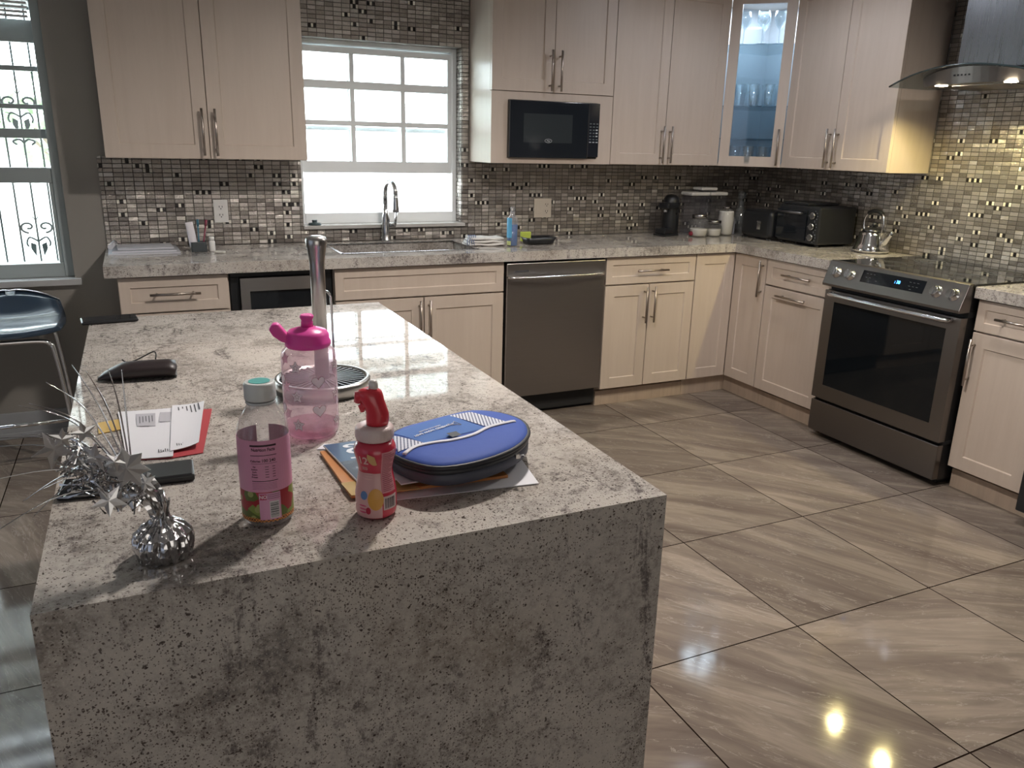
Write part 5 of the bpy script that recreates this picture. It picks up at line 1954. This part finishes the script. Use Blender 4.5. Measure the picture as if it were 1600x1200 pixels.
def ztop(x, y):
    p = Vector((x, y, 0)) - oc
    # scale factor at which the outline ring passes through this point
    best = 0
    a = math.atan2(p.y, p.x)
    m = 1e9; rr = .1
    for q in ol:
        d_ = Vector((q.x, q.y, 0)) - oc
        da = abs((math.atan2(d_.y, d_.x) - a + PI) % (2 * PI) - PI)
        if da < m:
            m = da; rr = d_.length
    s = p.length / rr
    pts_ = [(0, .0125), (.5, .0125), (.80, .0115), (.93, .0095), (.985, .006), (1.0, .002)]
    for i in range(5):
        if pts_[i][0] <= s <= pts_[i + 1][0]:
            f = (s - pts_[i][0]) / (pts_[i + 1][0] - pts_[i][0])
            return zl + pts_[i][1] + f * (pts_[i + 1][1] - pts_[i][1])
    return zl + .002


def lid_pt(u, v, e=.0006):
    return (u, v, ztop(u, v) + e)


def lid_patch(b, corners, n=10, e=.0006):
    """bilinear patch on the lid from four (u,v) corners"""
    (a0, a1), (b0, b1), (c0, c1), (d0, d1) = corners
    g = []
    for i in range(n + 1):
        f = i / n
        row = []
        for j in range(n + 1):
            h_ = j / n
            u = (a0 * (1 - f) + b0 * f) * (1 - h_) + (d0 * (1 - f) + c0 * f) * h_
            v = (a1 * (1 - f) + b1 * f) * (1 - h_) + (d1 * (1 - f) + c1 * f) * h_
            row.append(b.bm.verts.new(lid_pt(u, v, e)))
        g.append(row)
    for i in range(n):
        for j in range(n):
            b.bm.faces.new([g[i][j], g[i + 1][j], g[i + 1][j + 1], g[i][j + 1]])


def mat_mesh():
    m, N, L, bb = new_mat('white_mesh_fabric')
    P_ = world_vec(N)
    vr = N.new('ShaderNodeVectorRotate'); vr.rotation_type = 'Z_AXIS'; vr.inputs['Angle'].default_value = .28
    L.new(P_, vr.inputs['Vector'])
    s_ = N.new('ShaderNodeSeparateXYZ'); L.new(vr.outputs[0], s_.inputs[0])
    fx = mth(N, L, 'FRACT', mth(N, L, 'MULTIPLY', s_.outputs[0], 180))
    fy = mth(N, L, 'FRACT', mth(N, L, 'MULTIPLY', s_.outputs[1], 260))
    hole = mth(N, L, 'MULTIPLY', mth(N, L, 'LESS_THAN', fx, .42), mth(N, L, 'GREATER_THAN', fy, .18))
    L.new(mixc(N, L, hole, (.62, .64, .72), (.03, .05, .13)), bb.inputs['Base Color']); bb.inputs['Roughness'].default_value = .7
    return m


MESHM = mat_mesh()
b = MB(); lid_patch(b, [(-3.460, -3.140), (-3.425, -3.209), (-3.305, -3.180), (-3.340, -3.094)], 14, .0007); p = b.build('top_panel', LBLUE); p.parent = lid
for crn in ([(-3.464, -3.150), (-3.474, -3.222), (-3.440, -3.217), (-3.427, -3.207)], [(-3.341, -3.094), (-3.303, -3.173), (-3.258, -3.163), (-3.297, -3.090)]):
    b = MB(); lid_patch(b, crn, 12, .0011); p = b.build('mesh_corner', MESHM); p.parent = lid
b = MB()
curve = smoothpath([(-3.468, -3.236, 0), (-3.442, -3.218, 0), (-3.41, -3.214, 0), (-3.378, -3.214, 0), (-3.338, -3.203, 0), (-3.298, -3.178, 0), (-3.243, -3.162, 0)], 6)
b.tube([Vector(lid_pt(q.x, q.y, .0012)) for q in curve], .0042, 8, flat=.45); p = b.build('white_trim', flat('silver_white_trim', (.58, .58, .64), .5)); p.parent = lid
b = MB(); lid_patch(b, [(-3.381, -3.190), (-3.378, -3.210), (-3.360, -3.206), (-3.362, -3.186)], 5, .0045); p = b.build('pull_tab', NAVY); p.parent = lid
# lettering reads upside down from the camera side
td = Vector((-.90, -.40)).normalized()
tu = Vector((.40, -.90)).normalized() * -1
tu = Vector((td.y, -td.x)) * -1
for s_, sz, c0 in (('POWERED NOW EASY', .0088, (-3.392, -3.160)), ('WEAR YOUR WELLNESS', .0045, (-3.397, -3.152))):
    add_text('lettering', s_, sz, lambda a, c, z, c0=c0: lid_pt(c0[0] + td.x * a + tu.x * c, c0[1] + td.y * a + tu.y * c, .0022 + z), flat('letter_white', (.70, .72, .80), .5), lid)
b = MB(); b.tube([Vector(lid_pt(*q, .0024)) for q in ((-3.362, -3.143), (-3.340, -3.152), (-3.347, -3.134), (-3.355, -3.150))], .0011, 5); p = b.build('emblem', flat('emblem_white', (.70, .72, .80), .5)); p.parent = lid
b = MB()
zpp = Vector((-3.290, -3.275, ZB0 + .028))
b.tube([zpp, zpp + Vector((.006, -.008, .004)), zpp + Vector((.012, -.006, .002)), zpp + Vector((.010, .0, -.003))], .0014, 6)
b.box(-.004, .004, -.004, .002, -.003, .003, M=Matrix.Translation(zpp))
p = b.build('zip_pull', CHROME); p.parent = zp

# ---- letters at the left of the island
t_r = sheet('red_card', [(-3.880, -2.700), (-3.712, -2.722), (-3.748, -2.965), (-3.800, -2.972), (-3.868, -2.955)], Z0, .0012, flat('red_card_mat', (.40, .05, .06), .5), 'red card peeking out from under the white letters', 'card')
sheet('yellow_card', [(-3.918, -2.735), (-3.872, -2.722), (-3.868, -2.785), (-3.915, -2.80)], Z0, .0012, flat('yellow_card_mat', (.50, .32, .06), .4), 'yellow card corner left of the white letters', 'card')
t = empty('envelope', (-3.83, -2.82, Z0 + .0016), 'white business envelope with two address windows beside the foil spray', 'envelope')
def strip_sheet(b, p00, p10, p11, p01, z, lift, n=10, th=.0012):
    """sheet with a gentle curl up at its right edge"""
    rt2, rb2 = [], []
    for i in range(n + 1):
        f = i / n
        zz = z + lift * f ** 3
        A_ = [p00[k] * (1 - f) + p10[k] * f for k in (0, 1)]
        B_ = [p01[k] * (1 - f) + p11[k] * f for k in (0, 1)]
        rt2.append([b.bm.verts.new((A_[0], A_[1], zz + th)), b.bm.verts.new((B_[0], B_[1], zz + th))])
        rb2.append([b.bm.verts.new((A_[0], A_[1], zz)), b.bm.verts.new((B_[0], B_[1], zz))])
    for i in range(n):
        b.bm.faces.new([rt2[i][0], rt2[i + 1][0], rt2[i + 1][1], rt2[i][1]])
        b.bm.faces.new([rb2[i][0], rb2[i][1], rb2[i + 1][1], rb2[i + 1][0]])
        for j in (0, 1):
            b.bm.faces.new([rt2[i][j], rt2[i + 1][j], rb2[i + 1][j], rb2[i][j]])
    for i in (0, n):
        b.bm.faces.new([rt2[i][0], rt2[i][1], rb2[i][1], rb2[i][0]])


b = MB(); strip_sheet(b, (-3.868, -2.955), (-3.796, -2.972), (-3.775, -2.700), (-3.884, -2.683), Z0 + .0016, .002); ev = U(t, b, 'envelope_paper', PAPER)
b = MB(); b.prism([(-3.852, -2.715), (-3.817, -2.722), (-3.819, -2.80), (-3.850, -2.79)], Z0 + .0042, Z0 + .0044); b.prism([(-3.808, -2.722), (-3.787, -2.726), (-3.792, -2.785), (-3.812, -2.78)], Z0 + .0046, Z0 + .0048)
p = b.build('address_window', flat('glassine', (.50, .50, .55), .2)); p.parent = ev
b = MB()
for k in range(5):
    b.box(-3.846 + .0055 * k, -3.8445 + .0055 * k, -2.775 + .004 * (k % 3), -2.735, Z0 + .0044, Z0 + .0046)
for k in range(7):
    b.box(-3.818 + .0035 * k, -3.8165 + .0035 * k, -2.945, -2.930 - .003 * (k % 3), Z0 + .0043, Z0 + .0045)
p = b.build('printed_text', PRINT); p.parent = ev
t = empty('letter', (-3.76, -2.81, Z0 + .0055), 'white printed letter curling up at the right of the envelope', 'letter')
b = MB(); strip_sheet(b, (-3.800, -2.950), (-3.752, -2.940), (-3.724, -2.700), (-3.785, -2.690), Z0 + .0055, .006); ev = U(t, b, 'letter_paper', PAPER)
b = MB()
for k, ln in enumerate((.02, .012, .03, .045, .05, .042)):
    x = -3.775 + .0075 * k
    b.box(x, x + .002, -2.708 - ln, -2.708, Z0 + .0070 + .005 * (k / 5) ** 3, Z0 + .0073 + .005 * (k / 5) ** 3)
p = b.build('printed_text', PRINT); p.parent = ev
b = MB()
for k in range(8):
    b.box(-3.788 + .0035 * k, -3.7865 + .0035 * k, -2.930, -2.918 - .002 * (k % 3), Z0 + .0070, Z0 + .0072)
p = b.build('printed_text', PRINT); p.parent = ev

# ---- phones and the dark case
def phone(cx_, cy_, w, l, rz, label, m=BLACKG, th=.009):
    t = empty('smartphone', (cx_, cy_, IT), label, 'phone', None, rz)
    b = MB(); b.box(-w / 2, w / 2, -l / 2, l / 2, 0, th); bd_ = b.build('case', BLACK, t, bevel=.004, seg=3)
    b = MB(); b.box(-w / 2 + .004, w / 2 - .004, -l / 2 + .004, l / 2 - .004, th + .0001, th + .0006); b.build('screen', m, t)
    return t


phone(-3.915, -1.772, .075, .150, PI / 2 + .10, 'black phone lying over the far left corner of the island')
phone(-3.835, -3.048, .070, .135, PI / 2 - .03, 'black phone right of the foil weight, screen down beside the white letters', flat('dull_back', (.016, .017, .018), .45), th=.012)
phone(-3.905, -3.065, .066, .110, PI / 2 - .1, 'black phone under the silver spray at the left edge of the island', th=.010)

t = empty('eyeglass_case', (-3.845, -2.43, IT), 'dark brown soft tubular case with a bent wire clip, on the left of the island', 'case')
b = MB()
rings = []
for k in range(13):
    f = k / 12
    x = -.082 + .162 * f
    wr = (.005 + .030 * min(1, (f / .35)) ** .6) if f < .35 else .035
    hr = (.003 + .016 * min(1, (f / .35)) ** .7) if f < .35 else .019
    if k == 12:
        wr *= .93; hr *= .9
    rings.append([(x + (.003 * math.sin(j) if k == 12 else 0), -.012 * f + .004 + wr * math.cos(2 * PI * j / 20), hr + .0002 + hr * math.sin(2 * PI * j / 20)) for j in range(20)])
b.loft(rings)
b.build('case_body', flat('dark_brown_leather', (.020, .013, .014), .42), t)
b = MB(); b.tube(smoothpath([(-.030, .036, .036), (-.020, .034, .029), (.0, .036, .032), (.035, .044, .046), (.042, .040, .042), (.040, .030, .032)], 5), .0016, 8); b.build('clip', BLACKM, t)

# ---- silver foil balloon weight with star spray
FOIL = flat('silver_foil', (.55, .55, .56), .16, 1.0)
m_ = FOIL.node_tree
N_, L_ = m_.nodes, m_.links
g_ = N_.new('ShaderNodeTexCoord'); v_ = N_.new('ShaderNodeTexVoronoi'); v_.inputs['Scale'].default_value = 85; v_.feature = 'F1'
L_.new(g_.outputs['Object'], v_.inputs['Vector'])
bp_ = N_.new('ShaderNodeBump'); bp_.inputs['Strength'].default_value = .75; bp_.inputs['Distance'].default_value = .004
L_.new(v_.outputs['Distance'], bp_.inputs['Height']); L_.new(bp_.outputs['Normal'], N_['Principled BSDF'].inputs['Normal'])
TINS = flat('silver_tinsel', (.60, .60, .61), .14, 1.0)
STARM = flat('silver_star', (.72, .72, .73), .3, .85)
WX, WY = -3.822, -3.322
t = empty('balloon_weight', (WX, WY, IT), 'silver foil balloon weight with a spray of tinsel and stars on the island', 'centrepiece')
rnd = random.Random(11)
b = MB()
NS = 60
rings = []
pf = [(.028, 0), (.033, .002), (.036, .012), (.037, .024), (.034, .034), (.026, .042), (.015, .049), (.0095, .056)]
jit = [[rnd.uniform(-1, 1) for _ in range(NS)] for _ in pf]
for i, (r, z) in enumerate(pf):
    ring = []
    for k in range(NS):
        a = 2 * PI * k / NS
        pleat = .06 * math.sin(a * 15) * (0.3 + 1.2 * z / .056)
        rr = r * (1 + pleat + .03 * jit[i][k])
        ring.append((rr * math.cos(a), rr * math.sin(a), max(0, z + .0015 * jit[i][(k * 7) % NS] * (i > 0))))
    rings.append(ring)
b.loft(rings, smooth=False)
b.build('foil_wrap', FOIL, t)
# crimped neck leaning left, plus folded foil leaves
ldir = Vector((-.9, -.1, 0)).normalized()
nk = [Vector((0, 0, .052)), Vector((-.004, 0, .072)), Vector((-.012, .002, .092)), Vector((-.026, .004, .108))]
b = MB()
rings = []
for i, (c_, r) in enumerate(zip(nk, (.010, .012, .014, .017))):
    rings.append([(c_.x + r * (1 + .18 * math.sin(9 * 2 * PI * k / 36)) * math.cos(2 * PI * k / 36), c_.y + r * .55 * (1 + .18 * math.cos(7 * 2 * PI * k / 36)) * math.sin(2 * PI * k / 36), c_.z + .003 * math.sin(5 * 2 * PI * k / 36) * i) for k in range(36)])
b.loft(rings, smooth=False)
b.tube([(.004, -.004, .055), (.006, -.006, .075), (.004, -.006, .092)], [.009, .008, .009], 10, flat=.35)
b.tube([(.008, .002, .055), (.012, .0, .078)], [.006, .005], 8, flat=.3)
b.build('foil_neck', FOIL, t)
base = Vector((WX, WY, IT))
S0 = nk[-1]
ends = [(-3.956, 1.143), (-3.951, 1.131), (-3.929, 1.158), (-3.900, 1.176), (-3.882, 1.182), (-3.860, 1.177), (-3.847, 1.166), (-3.995, 1.087), (-3.998, 1.077), (-3.995, 1.056), (-4.005, .985), (-3.962, .994), (-3.977, 1.000), (-3.951, 1.025), (-3.945, 1.095), (-3.962, 1.098)]
wires = 0
for i, (ex, ez) in enumerate(ends):
    E_ = Vector((ex, -3.33 + rnd.uniform(-.03, .05), ez)) - base
    mid_ = (S0 + E_) / 2 + Vector((0, rnd.uniform(-.006, .006), .018 + rnd.uniform(-.004, .01)))
    b = MB()
    pp = smoothpath([S0 + Vector((rnd.uniform(-.004, .004), 0, -.01)), mid_, E_], 8)
    b.tube(pp, [.0010] * (len(pp) - 6) + [.0008, .0007, .0006, .0006, .0005, .0004], 5)
    b.build('spray_wire', TINS, t)
# loose tinsel heap: many short foil strips around the heart of the spray
b = MB()
for k in range(330):
    f = rnd.random() ** .8
    cpt = Vector((-3.842 - .075 * f, -3.322 + rnd.gauss(0, .012 + .008 * f), 1.008 + .052 * f + rnd.gauss(0, .010 + .006 * f))) - base
    d1 = Vector((rnd.gauss(-.5, .8), rnd.gauss(0, .8), rnd.gauss(.3, .8))).normalized() * rnd.uniform(.008, .018)
    d2 = d1.cross(Vector((rnd.uniform(-1, 1), rnd.uniform(-1, 1), rnd.uniform(-1, 1)))).normalized() * .0014
    tw = d2.cross(d1).normalized() * .0014
    mid_ = cpt + Vector((rnd.uniform(-.003, .003),) * 3)
    a_, c_, e_ = (cpt - d1), mid_, (cpt + d1)
    vs = [b.bm.verts.new(q) for q in (a_ - d2, a_ + d2, c_ + tw, c_ - tw, e_ + d2, e_ - d2)]
    b.bm.faces.new([vs[0], vs[1], vs[2], vs[3]]); b.bm.faces.new([vs[3], vs[2], vs[4], vs[5]])
o = b.build('tinsel', TINS, t, normals=False); o['kind'] = 'stuff'
# stars: (x, z, radius, tilt, yaw)
stars = [(-3.927, 1.087, .026, .4, .9), (-3.906, 1.060, .018, .2, .2), (-3.884, 1.078, .022, .9, -.3), (-3.853, 1.052, .028, .1, .1), (-3.835, 1.022, .015, .3, .2), (-3.876, 1.020, .021, .6, .3), (-3.868, 1.010, .016, -.4, .5), (-3.895, 1.098, .016, .2, .6), (-3.915, 1.105, .015, 1.1, .3), (-3.865, 1.062, .014, -.6, .2), (-3.858, 1.005, .020, .1, -.4)]
for i, (x, z, R_, ti, yw) in enumerate(stars):
    b = MB()
    c_ = Vector((x, -3.345 + .02 * math.sin(i * 2.1), z)) - base
    M = Matrix.Translation(c_) @ Matrix.Rotation(yw - .4, 4, 'Z') @ Matrix.Rotation(PI / 2 + .25 * math.sin(i), 4, 'X') @ Matrix.Rotation(ti, 4, 'Z')
    n = 7 if i == 3 else 5
    pts = star_pts(R_, .42 if n == 5 else .62, n=n)
    ctr_t, ctr_b = b.bm.verts.new(M @ Vector((0, 0, .0022))), b.bm.verts.new(M @ Vector((0, 0, .0012)))
    tv = [b.bm.verts.new(M @ Vector((px_, py_, .0004))) for px_, py_ in pts]
    bv = [b.bm.verts.new(M @ Vector((px_, py_, 0))) for px_, py_ in pts]
    for k in range(len(pts)):
        k2 = (k + 1) % len(pts)
        b.bm.faces.new([ctr_t, tv[k], tv[k2]]); b.bm.faces.new([ctr_b, bv[k2], bv[k]]); b.bm.faces.new([tv[k], bv[k], bv[k2], tv[k2]])
    b.build('foil_star', STARM, t)

# ------------------------------------------------------------------ bar stool
t = empty('bar_stool', (-4.36, -.34, 0), 'dark blue leather bar stool with a chrome tube frame below the left window', 'stool', rz=.05)
SEAT = flat('dark_blue_leather', (.022, .038, .062), .22, coat=.4)
b = MB()
NXs, NYs = 16, 14
def seat_z(u, v):
    # u across (-1..1), v front(-1)..back(1)
    back = max(0, (v - .25)) ** 1.6 * .20 * (1 - .55 * abs(u) ** 2)
    return .625 + .018 * (u * u) + back - .012 * max(0, -v - .6)
topg, botg = [], []
for i in range(NXs + 1):
    u = -1 + 2 * i / NXs
    rt3, rb3 = [], []
    for j in range(NYs + 1):
        v = -1 + 2 * j / NYs
        k_ = math.sqrt(max(0.0, 1 - .30 * v * v))
        x, y = u * .215 * (1 - .10 * v * v), v * .20 * (1 - .12 * u * u)
        e = max(abs(u), abs(v)) ** 8
        rt3.append(b.bm.verts.new((x, y, seat_z(u, v) + .016 * (1 - e))))
        rb3.append(b.bm.verts.new((x, y, seat_z(u, v) - .022 * (1 - e * .6))))
    topg.append(rt3); botg.append(rb3)
for i in range(NXs):
    for j in range(NYs):
        f = b.bm.faces.new([topg[i][j], topg[i + 1][j], topg[i + 1][j + 1], topg[i][j + 1]]); f.smooth = True
        f = b.bm.faces.new([botg[i][j], botg[i][j + 1], botg[i + 1][j + 1], botg[i + 1][j]]); f.smooth = True
for i in range(NXs):
    for j in (0, NYs):
        b.bm.faces.new([topg[i][j], topg[i + 1][j], botg[i + 1][j], botg[i][j]])
for j in range(NYs):
    for i in (0, NXs):
        b.bm.faces.new([topg[i][j], topg[i][j + 1], botg[i][j + 1], botg[i][j]])
b.build('seat', SEAT, t)
edge = [topg and (0, 0, 0)]
b = MB()
b.tube([(u * .215 * .9, .176 if abs(u) < .01 else .2 * (1 - .12 * u * u), seat_z(u, 1) + .002) for u in [-1 + k / 8 for k in range(17)]], .004, 8)
b.build('back_rim', CHROME, t)
for s in (-1, 1):
    b = MB()
    yy = -.165 if s < 0 else .165
    b.tube(smoothpath([(-.185, yy, .012), (-.185, yy, .30), (-.180, yy, .555), (-.150, yy, .585), (0, yy, .588), (.110, yy, .585), (.145, yy, .57), (.158, yy, .53), (.185, yy, .25), (.190, yy, .012)], 5), .010, 12)
    b.build('leg_frame', CHROME, t)
for s in (-1, 1):
    b = MB(); b.tube([(s * .188, -.175, .012), (s * .188, .175, .012)], .012, 12); b.build('floor_bar', CHROME, t)
b = MB(); b.tube([(-.186, -.165, .22), (.186, -.165, .22)], .009, 12); b.build('footrest', CHROME, t)
